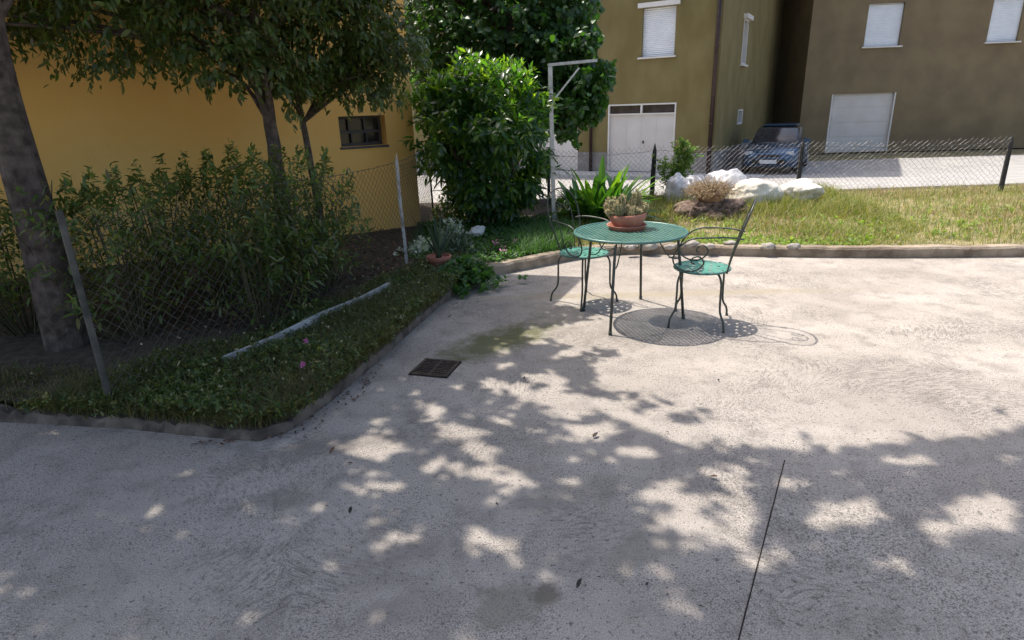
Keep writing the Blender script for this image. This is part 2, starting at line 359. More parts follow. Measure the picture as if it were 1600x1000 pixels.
def ground_pts(poly, n, z):
    q = sample_poly(poly, n); return np.column_stack([q, np.full(n, z)])
def vnoise(P, s, seed=0):
    """cheap smooth 3-D value made of sines"""
    q = P * s + seed * 3.17
    return (np.sin(q[:, 0] * 1.3 + 1.7 * np.sin(q[:, 1] * .9 + seed)) + np.sin(q[:, 1] * 1.7 + 1.3 * np.sin(q[:, 2] * 1.1)) + np.sin(q[:, 2] * 1.5 + 1.9 * np.sin(q[:, 0] * .8 + 2))) / 3

# ------------------------------------------------------------------ ground, road, patio, kerbs
ZB = -.6
def gh(y): return ZB if y > 20 else (.02 + (ZB - .02) * max(0, (y - 11.5)) / 8.5 if y > 11.5 else -.06)
ys = [-400, -20, 0, 5, 11, 11.5, 12.5, 14, 16, 18, 20, 30, 60, 400]; xs = [-400, -60, -30, -12, 0, 12, 30, 60, 400]
v = [(x, y, gh(y) - (.05 if y > 11 else 0)) for y in ys for x in xs]; nx = len(xs)
struct(mesh_obj('ground', v, [(j * nx + i, j * nx + i + 1, (j + 1) * nx + i + 1, (j + 1) * nx + i) for j in range(len(ys) - 1) for i in range(nx - 1)], M['lawn']))
KL = [(-9, 3.9), (-4.2, 3.45), (-2.4, 3.2), (-1.62, 3.0), (-1.32, 2.95), (-1.16, 3.31), (-1.04, 3.76), (-.93, 4.12), (-.79, 4.76), (-.62, 5.4), (-.46, 5.85), (-.29, 6.21)]
KR = [(-.29, 6.21), (0, 6.42), (.3, 6.6), (.71, 6.88), (1.14, 7.06), (1.54, 7.08), (2.1, 6.95), (2.73, 6.77), (4, 6.5), (6, 6.3), (10, 6.2)]
def smooth_line(pts, it=2):
    for _ in range(it):
        q = [pts[0]]
        for a, b in zip(pts[:-1], pts[1:]):
            q += [(a[0] * .75 + b[0] * .25, a[1] * .75 + b[1] * .25), (a[0] * .25 + b[0] * .75, a[1] * .25 + b[1] * .75)]
        pts = q + [pts[-1]]
    return pts
KLs, KRs = smooth_line(KL, 1), smooth_line(KR)
edge = KLs + KRs[1:]
patio = [(-9, -4)] + [(10, -4)] + edge[::-1]
# the slab ends in a joint near the right foot of the picture
J0, J1 = gz(1178, 905), gz(1153, 1002); jd = (J1 - J0).normalized(); jr = Vector((-jd.y, jd.x, 0))
if jr.x < 0: jr = -jr
Ja = J0 - jd * .9; Jb = J0 + jd * 5; Jc = J0 + jr * 9
patio_o = struct(mesh_obj('patio', [(x, y, 0) for x, y in patio], [tuple(range(len(patio)))], M['concrete']))
b_ = bmesh.new(); b_.from_mesh(patio_o.data); bmesh.ops.triangulate(b_, faces=b_.faces); b_.to_mesh(patio_o.data); b_.free()
o = MB()
o.prism([tuple((Ja + jr * .004).xy), tuple((Jb + jr * .004).xy), tuple((Jb + jr * 9).xy), tuple((Ja + jr * 9 ).xy)], -.04, .006)
struct(o.build('path', M['concrete']))
o = MB(); q = [Ja + jd * (i * .12) for i in range(40)]
w_ = [random.uniform(.001, .004) for _ in q]
o.add([p - jr * w for p, w in zip(q, w_)] + [p + jr * .006 for p in q], [(i, i + 1, 40 + i + 1, 40 + i) for i in range(39)])
for i in range(len(o.v)): o.v[i] = (o.v[i][0], o.v[i][1], .004)
jm = struct(o.build('path_joint', M['pit']))
gard = edge + [(10, 11.3), (-14, 11.3), (-14, 3.9)]
def off(pts, d):
    r = []
    for i, p in enumerate(pts):
        a = pts[max(0, i - 1)]; b = pts[min(len(pts) - 1, i + 1)]; t = Vector((b[0] - a[0], b[1] - a[1])).normalized(); r.append((p[0] - t.y * d, p[1] + t.x * d))
    return r
inner = off(edge, .1)
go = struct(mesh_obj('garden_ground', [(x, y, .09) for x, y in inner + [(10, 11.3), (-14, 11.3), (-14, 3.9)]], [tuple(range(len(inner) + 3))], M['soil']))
b_ = bmesh.new(); b_.from_mesh(go.data); bmesh.ops.triangulate(b_, faces=b_.faces); b_.to_mesh(go.data); b_.free()
lawn = [(.72, 7.05), (1.54, 7.2), (2.73, 6.92), (4, 6.65), (6, 6.45), (9.5, 6.4), (9.5, 10.95), (.9, 10.8), (.8, 9)]
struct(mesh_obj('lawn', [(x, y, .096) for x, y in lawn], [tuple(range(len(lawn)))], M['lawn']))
def strip(name, pts, w, h, mat, wob=.012, fine=.12):
    q = []
    for a, b in zip(pts[:-1], pts[1:]):
        n = max(1, int(math.dist(a, b) / fine)); q += [(a[0] + (b[0] - a[0]) * i / n, a[1] + (b[1] - a[1]) * i / n) for i in range(n)]
    q.append(pts[-1]); i_ = off(q, w); V = []; Fs = []
    for k, (p, s) in enumerate(zip(q, i_)):
        j = random.uniform(-wob, wob); hh = h + random.uniform(-wob, wob); j2 = random.uniform(-wob, wob)
        V += [(p[0] + j * .3, p[1] + j * .3, -.04), (p[0] + j * .4, p[1] - j * .4, hh - .022), (p[0] * .86 + s[0] * .14, p[1] * .86 + s[1] * .14, hh + j2 * .4), (s[0], s[1], hh + j2 * .4), (s[0], s[1], -.04)]
    for k in range(len(q) - 1):
        for i in range(4): Fs.append((k * 5 + i, k * 5 + i + 1, k * 5 + 6 + i, k * 5 + 5 + i))
    return mesh_obj(name, V, Fs, mat, smooth=False)
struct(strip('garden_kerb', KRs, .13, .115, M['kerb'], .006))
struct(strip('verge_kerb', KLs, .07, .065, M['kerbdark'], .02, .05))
# road between the fence and the olive building, following the fall of the ground
rz_ = [11.32, 12.5, 14, 16, 18, 20, 24]; v = []; f = []
for y in rz_:
    for x in (-30, -10, 0, 10, 30, 60): v.append((x, y, gh(max(y, 11.5)) + .004 - (.0 if y > 11.4 else 0)))
f = [(j * 6 + i, j * 6 + i + 1, j * 6 + i + 7, j * 6 + i + 6) for j in range(len(rz_) - 1) for i in range(5)]
struct(mesh_obj('road', v, f, M['road']))

# ------------------------------------------------------------------ the olive building
E_ = Vector((.5, .866, 0)).normalized(); D_ = Vector((-E_.y, E_.x, 0)); UZ = Vector((0, 0, 1))
C0 = gz(1112, 272, ZB + .1)
def fac(x, y):
    p = on_plane(x, y, C0, E_) - C0; return p.dot(D_), p.z + C0.z
def sid(x, y):
    p = on_plane(x, y, C0, D_) - C0; return p.dot(E_), p.z + C0.z
def FP(s, z, o=0): return Vector((C0.x, C0.y, 0)) + D_ * s - E_ * o + UZ * z      # o = proud of the facade
def SP(s, z, o=0): return Vector((C0.x, C0.y, 0)) + E_ * s - D_ * o + UZ * z
def fbox(mb, s0, s1, z0, z1, o0, o1): return mb.box((FP((s0 + s1) / 2, (z0 + z1) / 2, (o0 + o1) / 2)), (abs(s1 - s0), abs(o1 - o0), abs(z1 - z0)), ax=(D_, -E_, UZ))
def sbox(mb, s0, s1, z0, z1, o0, o1): return mb.box((SP((s0 + s1) / 2, (z0 + z1) / 2, (o0 + o1) / 2)), (abs(s1 - s0), abs(o1 - o0), abs(z1 - z0)), ax=(E_, -D_, UZ))
def wall_with_holes(mb, boxf, s0, s1, z0, z1, holes, th):
    ss = sorted({s0, s1, *[h[0] for h in holes], *[h[1] for h in holes]}); zs = sorted({z0, z1, *[h[2] for h in holes], *[h[3] for h in holes]})
    for a, b in zip(ss[:-1], ss[1:]):
        zz = None
        for c, d in zip(zs[:-1], zs[1:]):
            inh = any(h[0] < (a + b) / 2 < h[1] and h[2] < (c + d) / 2 < h[3] for h in holes)
            if not inh:
                if zz and abs(zz[1] - c) < 1e-6: zz[1] = d
                else:
                    if zz: boxf(mb, a, b, zz[0], zz[1], -th, 0)
                    zz = [c, d]
            elif zz: boxf(mb, a, b, zz[0], zz[1], -th, 0); zz = None
        if zz: boxf(mb, a, b, zz[0], zz[1], -th, 0)
bld = thing('apartment_house', 'olive green rendered house with garage doors, white roller shutter and brown rain pipes', 'house', (C0.x, C0.y, ZB))
inv = Matrix.Translation(-Vector((C0.x, C0.y, ZB)))
def bpart(mb, name, mat, parent=None, **k):
    p = parent or bld; off_ = Vector((C0.x, C0.y, ZB)); mb.v = [tuple(Vector(q) - off_) for q in mb.v]
    return mb.build(name, mat, p, **k)
wx0, wx1 = fac(1055, 50)[0], fac(1003.5, 50)[0]; wz0, wz1 = fac(1030, 88)[1], fac(1030, 10)[1]
gx0, gx1 = fac(1055, 200)[0], fac(950, 200)[0]; gz1 = fac(1000, 162)[1]; gzt = fac(1000, 177)[1]; gb = ZB + .13
hx0, hx1 = fac(903, 240)[0], fac(903, 240)[0] + (gx1 - gx0)
HT = 7.6
facade = MB(); pz = ZB + .75
fh = [(wx0, wx1, wz0, wz1), (gx0, gx1, ZB, gz1), (hx0, hx1, ZB, gz1)]
for k, sft in enumerate((7.2, 10.6)): fh.append((wx0 + sft, wx1 + sft, wz0, wz1))
wall_with_holes(facade, fbox, 0.2, 15, pz, HT, [h for h in fh if h[2] > pz] + [(h[0], h[1], pz, h[3]) for h in fh if h[2] < pz], .2)
tz = sid(1162, 28)[1]; bz = sid(1157, 100)[1]; a0, a1 = sid(1160.5, 60)[0], sid(1167.5, 60)[0]
c0, c1 = sid(1152.5, 182)[0], sid(1159.5, 182)[0]; cz1, cz0 = sid(1156, 171)[1], sid(1156, 194)[1]
wall_with_holes(facade, sbox, 0, 15, pz, HT, [(a0, a1, bz, tz), (c0, c1, cz0, cz1)], .2)
facade.box(FP(15, (pz + HT) / 2, -7.7), (.2, 14.6, HT - pz), ax=(D_, -E_, UZ))
bpart(facade, 'wall', M['olive'])
pl = MB()
gs = sorted([(gx0, gx1), (hx0, hx1)]); cur = 0.2
for a, b in gs: fbox(pl, cur, a, ZB, pz, -.2, .03); cur = b
fbox(pl, cur, 15, ZB, pz, -.2, .03); sbox(pl, -.03, 15, ZB, pz, -.2, .03)
bpart(pl, 'plinth', M['plinth'])
rf = MB(); cc = [FP(-.7, 0, .7), FP(15.7, 0, .7), FP(15.7, 0, -15.7), FP(-.7, 0, -15.7)]; ap = (cc[0] + cc[2]) / 2
rf.add([c.to_tuple()[:2] + (HT + .003,) for c in cc] + [c.to_tuple()[:2] + (HT + .22,) for c in cc] + [(ap.x, ap.y, HT + 3)],
       [(0, 1, 2, 3), (0, 1, 5, 4), (1, 2, 6, 5), (2, 3, 7, 6), (3, 0, 4, 7), (4, 5, 8), (5, 6, 8), (6, 7, 8), (7, 4, 8)])
bpart(rf, 'roof', M['rooftile'])
def shutter_window(s0, s1, z0, z1, first=False):
    sh = MB(); n = int((z1 - z0) / .055)
    for i in range(n):
        zz = z0 + (z1 - z0) * i / n
        p = [FP(s0, zz + .004, -.11), FP(s1, zz + .004, -.11), FP(s0, zz + .028, -.095), FP(s1, zz + .028, -.095), FP(s0, zz + .052, -.11), FP(s1, zz + .052, -.11)]
        sh.add(p, [(0, 1, 3, 2), (2, 3, 5, 4)])
    fbox(sh, s0, s1, z0, z1, -.16, -.115)
    w = bpart(sh, 'window', M['shutter']); a = MB(); fbox(a, s0 - .13, s1 + .13, z1 + .0, z1 + .13, -.02, .12)
    bpart(a, 'lintel', M['white'], w); a = MB(); fbox(a, s0 - .07, s1 + .1, z0 - .05, z0 - .003, -.14, .1); bpart(a, 'sill', M['white'], w)
shutter_window(wx0, wx1, wz0, wz1)
for sft in (7.2, 10.6): shutter_window(wx0 + sft, wx1 + sft, wz0, wz1)
def garage(s0, s1):
    a = MB(); w = .045
    mid = (s0 + s1) / 2
    fbox(a, s0 + w, mid - .002, gb, gzt, -.1, -.06); fbox(a, mid + .002, s1 - w, gb, gzt, -.1, -.06)
    for q in (s0 + .28 * (s1 - s0), s0 + .72 * (s1 - s0)): fbox(a, q, q + .02, gb + .05, gzt - .03, -.06, -.054)
    d = bpart(a, 'garage_door', M['door']); a = MB()
    fbox(a, s0, s0 + w, gb, gz1, -.12, .012); fbox(a, s1 - w, s1, gb, gz1, -.12, .012); fbox(a, s0 + w, s1 - w, gz1 - w, gz1, -.12, .012)
    fbox(a, mid - .03, mid + .03, gzt, gz1 - w, -.12, .008); fbox(a, s0 + w, s1 - w, gzt - .04, gzt, -.055, .004)
    bpart(a, 'door_frame', M['white'], d)
    for u, v_ in ((s0 + w, mid - .03), (mid + .03, s1 - w)):
        a = MB(); fbox(a, u, v_, gzt, gz1 - w, -.09, -.08); bpart(a, 'window_pane', M['glass'], d)
    a = MB(); a.tube([FP(mid - .08, gb + .95, -.06), FP(mid - .08, gb + .95, -.01)], .022, 8); fbox(a, mid - .1, mid - .06, gb + .9, gb + 1.0, -.06, -.052)
    bpart(a, 'handle', M['iron'], d)
garage(gx0, gx1); garage(hx0, hx1)
def sidewin(s0, s1, z0, z1, lint):
    a = MB(); w = .05
    sbox(a, s0, s0 + w, z0, z1, -.13, .02); sbox(a, s1 - w, s1, z0, z1, -.13, .02); sbox(a, s0 + w, s1 - w, z0, z0 + w, -.13, .02); sbox(a, s0 + w, s1 - w, z1 - w, z1, -.13, .02)
    w_ = bpart(a, 'window', M['white']); a = MB(); sbox(a, s0 + w, s1 - w, z0 + w, z1 - w, -.12, -.11)
    bpart(a, 'pane', M['glass'], w_)
    if lint:
        a = MB(); sbox(a, s0 - .12, s1 + .12, z1 + .003, z1 + .14, -.02, .14); bpart(a, 'lintel', M['white'], w_)
        a = MB(); sbox(a, s0 - .08, s1 + .08, z0 - .06, z0 - .003, -.1, .1); bpart(a, 'sill', M['white'], w_)
sidewin(a0, a1, bz, tz, True); sidewin(c0, c1, cz0, cz1, False)
for s_ in (fac(926, 100)[0], .10):
    a = MB(); a.tube([FP(s_, ZB + .05, .1), FP(s_, HT + .1, .1)], .055 if s_ > 1 else .065, 12)
    for z in (1.0, 3.2, 5.6): a.tube([FP(s_, z, .1), FP(s_, z + .05, .1)], .072, 12)
    bpart(a, 'rain_pipe', M['brownpipe'], smooth=True)
a = MB(); fbox(a, -1.6, 15, ZB - .05, ZB + .12, .035, 1.25); sbox(a, -1.25, 15, ZB - .05, ZB + .12, .035, 1.0) if False else None
struct(a.build('pavement', M['pave'], bevel=.01))

# ------------------------------------------------------------------ neighbour house on the right
def simple_house(name, label, o, ang, w, d, h, mat, wins, door=None):
    t = thing(name, label, 'house', o, ang)
    th = .25; a = MB(); holes = list(wins) + ([door] if door else [])
    xs_ = sorted({0, w, *[q[0] for q in holes], *[q[1] for q in holes]}); zs_ = sorted({0, h, *[q[2] for q in holes], *[q[3] for q in holes]})
    for x0, x1 in zip(xs_[:-1], xs_[1:]):
        run = None
        for z0, z1 in zip(zs_[:-1], zs_[1:]):
            if any(q[0] < (x0 + x1) / 2 < q[1] and q[2] < (z0 + z1) / 2 < q[3] for q in holes):
                if run: a.box(((x0 + x1) / 2, th / 2, sum(run) / 2), (x1 - x0, th, run[1] - run[0])); run = None
            else: run = [run[0], z1] if run else [z0, z1]
        if run: a.box(((x0 + x1) / 2, th / 2, sum(run) / 2), (x1 - x0, th, run[1] - run[0]))
    a.box((th / 2, th + (d - th) / 2, h / 2), (th, d - th, h)); a.box((w - th / 2, th + (d - th) / 2, h / 2), (th, d - th, h)); a.box((w / 2, d - th / 2, h / 2 ), (w - 2 * th, th, h))
    a.build('wall', mat, t)
    r = MB(); e = .5; r.add([(-e, -e, h + .003), (w + e, -e, h + .003), (w + e, d + e, h + .003), (-e, d + e, h + .003), (-e, -e, h + .18), (w + e, -e, h + .18), (w + e, d + e, h + .18), (-e, d + e, h + .18), (w * .3, d / 2, h + 2), (w * .7, d / 2, h + 2)],
        [(0, 1, 2, 3), (0, 1, 5, 4), (1, 2, 6, 5), (2, 3, 7, 6), (3, 0, 4, 7), (4, 5, 9, 8), (5, 6, 9), (6, 7, 8, 9), (7, 4, 8)])
    r.build('roof', M['rooftile'], t)
    for (x0, x1, z0, z1) in wins:
        a = MB(); n = int((z1 - z0) / .06)
        for i in range(n): z = z0 + .06 * i; a.add([(x0, .12, z), (x1, .12, z), (x0, .1, z + .03), (x1, .1, z + .03), (x0, .12, z + .06), (x1, .12, z + .06)], [(0, 1, 3, 2), (2, 3, 5, 4)])
        a.box(((x0 + x1) / 2, .16, (z0 + z1) / 2), (x1 - x0, .04, z1 - z0))
        wn_ = a.build('window', M['shutter'], t)
        a = MB(); a.box(((x0 + x1) / 2, 0.02, z0 - .03), (x1 - x0 + .2, .24, .054)); a.build('sill', M['white'], wn_)
    if door:
        x0, x1, z0, z1 = door; a = MB(); a.box(((x0 + x1) / 2, .15, (z0 + z1) / 2), (x1 - x0 - .1, .05, z1 - z0))
        for i in range(4): a.box(((x0 + x1) / 2, .12, z0 + (z1 - z0) * (i + .5) / 4), (x1 - x0 - .3, .02, (z1 - z0) / 4 - .12))
        dd_ = a.build('door', M['door'], t); a = MB(); a.box((x0 + .025, .1, (z0 + z1) / 2), (.05, .2, z1 - z0)); a.build('door_frame', M['white'], dd_); a = MB(); a.box((x1 - .025, .1, (z0 + z1) / 2), (.05, .2, z1 - z0)); a.build('door_frame', M['white'], dd_)
    return t
simple_house('house', 'tan plastered house with white shutters beyond the fence at far right', (12.6, 27.5, ZB), R(-4), 16, 8, 8.2, M['tan'],
             [(2.2, 3.6, 4.2, 5.8), (7, 8.2, 4.2, 5.8), (11.5, 12.7, 4.2, 5.8), (10.6, 12.0, 1.3, 2.5)], (1.2, 3.8, .02, 2.4))

# ------------------------------------------------------------------ yellow house on the left
W0 = gz(658, 352, .09); Wd = Vector((-.86, -.51, 0)).normalized(); Wn = Vector((-Wd.y, Wd.x, 0))
if Wn.y > 0: Wn = -Wn
def yf(x, y):
    p = on_plane(x, y, W0, Wn) - W0; return p.dot(Wd), p.z + W0.z
def YP(s, z, o=0): return Wd * s + Wn * o + UZ * z
def ybox(mb, s0, s1, z0, z1, o0, o1): return mb.box(YP((s0 + s1) / 2, (z0 + z1) / 2, (o0 + o1) / 2), (abs(s1 - s0), abs(o1 - o0), abs(z1 - z0)), ax=(Wd, Wn, UZ))
yh = thing('yellow_house', 'ochre yellow plastered house with small dark barred window behind the trees', 'house', (W0.x, W0.y, 0))
y0, y1 = yf(603, 200)[0], yf(530, 200)[0]; yz0, yz1 = yf(570, 228)[1], yf(565, 181)[1]
a = MB(); YH = 4.3
wall_with_holes(a, ybox, 0, 9, 0, YH, [(y0, y1, yz0, yz1), (5.0, 5.9, 2.2, 3.4)], .3)
a.box(YP(.15, YH / 2, -4.0), (.3, 7.4, YH), ax=(Wd, Wn, UZ)); a.box(YP(8.85, YH / 2, -4.0), (.3, 7.4, YH), ax=(Wd, Wn, UZ))
a.build('wall', M['ochre'], yh)
a = MB(); q = [YP(-.12, 0, .12), YP(9.3, 0, .12), YP(9.3, 0, -8), YP(-.12, 0, -8)]
a.add([(p.x, p.y, YH + .003) for p in q] + [(p.x, p.y, YH + .2) for p in q] + [tuple(YP(4.5, YH + 1.2, -4))], [(0, 1, 2, 3), (0, 1, 5, 4), (1, 2, 6, 5), (2, 3, 7, 6), (3, 0, 4, 7), (4, 5, 8), (5, 6, 8), (6, 7, 8), (7, 4, 8)])
a.build('roof', M['rooftile'], yh)
# unseen flat slab, added on the house so its corner throws the straight patio shadow
HB = 3.4; k1 = gz(913, 434) - Vector((SX, SY, 0)) * HB; k2d = Vector((-.39, -.92, 0)).normalized()
p1 = k1 - Vector((W0.x, W0.y, 0)); pA = YP(1.9, 0, 0); p2 = p1 + k2d * 1.9; pB = YP(3.6, 0, 0)
a = MB(); a.prism([(p.x, p.y) for p in (pA, p1, p2, pB)], HB - .12, HB)
caster = a.build('shadow_slab', M['slab'], yh)
for u, w in ((YP(2.0, HB - .5), pA.lerp(p1, .55) + UZ * (HB - .12)), (YP(3.4, HB - .5), pB.lerp(p2, .5) + UZ * (HB - .12))):
    a = MB(); a.tube([u, w], .03, 8); a.build('bracket', M['iron'], caster)  # struts made up to carry the added shadow slab
a = MB(); fw = .035
ybox(a, y0, y0 + fw, yz0, yz1, -.26, -.2); ybox(a, y1 - fw, y1, yz0, yz1, -.26, -.2); zm = yz0 + (yz1 - yz0) * .47
for z0, z1 in ((yz0, yz0 + fw), (zm - .018, zm + .018), (yz1 - fw, yz1)): ybox(a, y0 + fw, y1 - fw, z0, z1, -.25, -.2)
for q_ in (.33, .66): ybox(a, y0 + (y1 - y0) * q_ - .01, y0 + (y1 - y0) * q_ + .01, yz0 + fw, zm - .02, -.245, -.205)
for q_ in (.36, .7): ybox(a, y0 + (y1 - y0) * q_ - .01, y0 + (y1 - y0) * q_ + .01, zm + .02, yz1 - fw, -.245, -.205)
wy = a.build('window', M['frame'], yh)
a = MB(); ybox(a, y0 + fw, y1 - fw, yz0 + fw, yz1 - fw, -.29, -.26); a.build('pane', M['glass'], wy)
a = MB(); ybox(a, y0 - .02, y1 + .02, yz0 - .03, yz0 - .002, -.2, .012); a.build('sill', M['frame'], wy)
a = MB(); ybox(a, 5.0, 5.9, 2.2, 3.4, -.25, -.15)
for i in range(18): ybox(a, 5.05, 5.85, 2.26 + i * .06, 2.29 + i * .06, -.15, -.13)
a.build('window', M['frame'], yh)

# ------------------------------------------------------------------ fences
def chain(mb, P0, P1, h0, h1, z0, z1, cell, r, sag=0.0, wob=.006, rough_top=.02):
    """woven diamonds between two points: two families of slanting wires"""
    P0 = Vector(P0); P1 = Vector(P1); Lg = (P1 - P0).length; nu = max(2, int(round(Lg / cell)))
    def hgt(t): return h0 + (h1 - h0) * t - sag * 4 * t * (1 - t)
    def zb(t): return z0 + (z1 - z0) * t
    nv = max(2, int(round(h0 / cell))); nrm = Vector((-(P1 - P0).y, (P1 - P0).x, 0)).normalized()
    def node(i, j):
        t = min(1, max(0, i / (2 * nu))); H = hgt(t)
        w = wob
        p = P0.lerp(P1, t) + UZ * (zb(t) + H * j / (2 * nv)); rs = random.Random(i * 7919 + j)
        return p + UZ * rs.uniform(-w, w) + (P1 - P0).normalized() * rs.uniform(-w, w) + nrm * (r * .8 if (i + j) % 4 == 0 else -r * .8)
    for i in range(2 * nu):
        for j in range(2 * nv):
            if (i + j) % 2 == 0: mb.tube([node(i, j), node(i + 1, j + 1)], r, 3, cap=False)
            else: mb.tube([node(i + 1, j), node(i, j + 1)], r, 3, cap=False)
    for i in range(0, 2 * nu + 1, 2):
        p = node(i, 2 * nv); mb.tube([p, p + UZ * .022 + (P1 - P0).normalized() * random.uniform(-.02, .02)], r, 3)
def wireline(mb, pts, r, sub=14, sag=.02, wob=.006):
    for a, b in zip(pts[:-1], pts[1:]):
        a = Vector(a); b = Vector(b)
        mb.tube([a.lerp(b, t / sub) - UZ * sag * 4 * (t / sub) * (1 - t / sub) + UZ * random.uniform(-wob, wob) for t in range(sub + 1)], r, 4)
fl = thing('chain_link_fence', 'leaning old chain link fence with a white post beside the shaded verge', 'fence')
pw = gz(636, 412, .09); e1 = Vector((-1.78, 4.5, .09)); e0 = Vector((-2.35, 3.25, .09)); ip = gz(677, 341, .09)
a = MB(); chain(a, e0, e1, 1.02, 1.0, .09, .09, .075, .0016, .03); chain(a, e1, pw, 1.0, .97, .09, .09, .075, .0016, .02); chain(a, pw, ip, .97, .95, .09, .09, .08, .0016, .03)
a.build('wire_mesh', M['wiredark'], fl)
a = MB(); ptop = at(618, 238, pw.y - .02)
wireline(a, [e1 + UZ * 1.12, ptop - UZ * .1, ip + UZ * 1.1], .0028, 22, .03, .008)
for s_, e_ in ((e1 + UZ * 1.12, ptop - UZ * .1), (ptop - UZ * .1, ip + UZ * 1.1)):
    for i in range(1, 22):
        p = s_.lerp(e_, i / 22) - UZ * .03 * 4 * (i / 22) * (1 - i / 22)
        for k in range(3): d = Vector((random.uniform(-1, 1), random.uniform(-1, 1), random.uniform(-1, 1))).normalized() * .014; a.tube([p - d, p + d], .0016, 3)
a.build('barbed_wire', M['wiredark'], fl)
a = MB(); dv = ptop - pw
def post_L(mb, base, top, w):                                                      # angle iron post with a cut, pointed top
    d = (top - base); x = Vector((1, 0, 0)); y = Vector((0, 1, 0))
    sec = [(-w, -w), (w, -w), (w, -w + .006), (-w + .006, -w + .006), (-w + .006, w), (-w, w)]
    lv = [0, .3, .6, .9]; V = []
    for t in lv: V += [base + d * t + x * (q[0] + .004 * math.sin(t * 9)) + y * q[1] for q in sec]
    V += [base + d * (1.0 if q[0] > 0 else .93) + x * q[0] * .7 + y * q[1] for q in sec]
    F_ = [(k * 6 + i, k * 6 + (i + 1) % 6, k * 6 + 6 + (i + 1) % 6, k * 6 + 6 + i) for k in range(4) for i in range(6)] + [tuple(range(5, -1, -1)), tuple(24 + i for i in range(6))]
    mb.add(V, F_)
    for t in (.28, .45, .62, .78): p = base + d * t; mb.tube([p + x * -w * 1.25 - y * w * 1.25, p + x * w * 1.25 - y * w * 1.25], .003, 4)
post_L(a, pw - UZ * .1, ptop, .017)
wp = a.build('post', M['paintwhite'], fl); wp['label'] = 'leaning post with flaking white paint and a cut point'
a = MB(); a.tube([e0 - UZ * .1, e0 + UZ * 1.15], .018, 8); a.build('post', M['wiredark'], fl)
tag(fl, 'leaning old chain link fence with a flaking white post beside the shaded verge', 'fence')
# iron picket where the two fences meet
t = thing('iron_post', 'black iron post with spear tip behind the white post', 'post', (ip.x, ip.y, .09))
a = MB(); tt = at(668, 222, ip.y).z - .09
a.tube([(.01, 0, -.1), (0, 0, tt * .55), (-.01, 0, tt - .16)], .014, 8); a.build('shaft', M['iron'], t)
a = MB(); a.lathe([(.014, tt - .16), (.022, tt - .15), (.022, tt - .14), (.010, tt - .13), (.026, tt - .1), (.0, tt)], 8, (-.01, 0, 0)); a.build('spear_tip', M['iron'], t)
a = MB(); a.tube([(.0, .0, .42), (.28, .1, .42), (.5, .2, .41)], .006, 6); a.build('cross_bar', M['iron'], t)
a = MB(); a.tube([(-.05, 0, tt - .34), (.1, 0, tt - .34)], .012, 6); a.build('cross_bar', M['iron'], t)
fb = thing('chain_link_fence', 'sagging grey chain link fence on dark wooden posts along the road', 'fence')
B0 = ip; B1 = gz(858, 318, .09); B2 = gz(1018, 310, .09); B3 = gz(1245, 303, .09); B4 = Vector((B3.x + 3.2, B3.y - .5, .09))
a = MB(); hB = at(1018, 237, B2.y).z - .09
for u, w in ((B0, B1), (B1, B2), (B2, B3), (B3, B4)): chain(a, u, w, hB, hB, .09, .09, .086, .0021, .035, .012)
a.build('wire_mesh', M['wire'], fb)
a = MB(); wireline(a, [B0 + UZ * hB, B1 + UZ * hB, B2 + UZ * (hB + .02), B3 + UZ * (hB + .01), B4 + UZ * hB], .004, 16, .035, .01); a.build('top_wire', M['wire'], fb)
for i, (p, wd) in enumerate(((B1, .03), (B2, .045), (B3, .04), (B4, .04))):
    a = MB(); tp = (at(1019, 224, B2.y).z - .09); lx = .02 if i == 1 else random.uniform(-.03, .03)
    q = [p + Vector((0, 0, -.1)), p + Vector((lx * .5, 0, tp * .5)), p + Vector((lx, 0, tp - .13)), p + Vector((lx * 1.02, 0, tp))]
    a.tube(q, [wd, wd * .95, wd * .8, .004], 7); a.build('post', M['blackwood'], fb)
# pale edging along the foot of the left fence
a = MB(); ea, eb = gz(608, 441, .2), gz(424, 523, .2); eg = [ea.lerp(eb, t_) + Vector((.008 * math.sin(t_ * 7), 0, -.012 * (k_ % 2))) for k_, t_ in enumerate((0, .3, .62, 1, 1.3))]
V = []
for k, p in enumerate(eg):
    d = (eg[min(k + 1, 4)] - eg[max(k - 1, 0)]).normalized(); n_ = Vector((-d.y, d.x, 0)) * .013; V += [p - n_ - UZ * .14, p - n_, p + n_, p + n_ - UZ * .14]
a.add(V, [(k * 4 + i, k * 4 + (i + 1) % 4, k * 4 + 4 + (i + 1) % 4, k * 4 + 4 + i) for k in range(4) for i in range(4)] + [(3, 2, 1, 0), (16, 17, 18, 19)])
tag(a.build('garden_edging', M['pipe'], bevel=.002), 'pale grey straight edging along the foot of the left fence', 'edging')

# galvanised post with arm
pb = gz(866, 354, .09); t = thing('washing_line_post', 'galvanised steel post with a braced arm beside the laurel bush', 'post', (pb.x, pb.y, .09))
Yp = pb.y; PT = at(859.5, 104, Yp) - pb; PE = at(933, 97, Yp) - pb; Bs = at(863, 156, Yp) - pb; Be = at(905, 106, Yp) - pb
a = MB(); xa = PT.normalized(); side = Vector((1, 0, 0))
w2 = .028; mid = PT * .5
def beam(mb, p, q, w, h, upv=UZ):
    d = (q - p); l_ = d.length; d.normalize(); s_ = d.cross(upv).normalized(); u_ = s_.cross(d); mb.box((p + q) / 2, (l_, w, h), ax=(d, s_, u_))
beam(a, Vector((0, 0, -.1)), PT, .05, .055, Vector((1, 0, 0))); a.build('pole', M['galv'], t, bevel=.004)
a = MB(); dx = (PE - PT).normalized(); beam(a, PT - dx * .03 + UZ * .02, PE + UZ * .02, .05, .035); a.build('arm', M['galv'], t, bevel=.003)
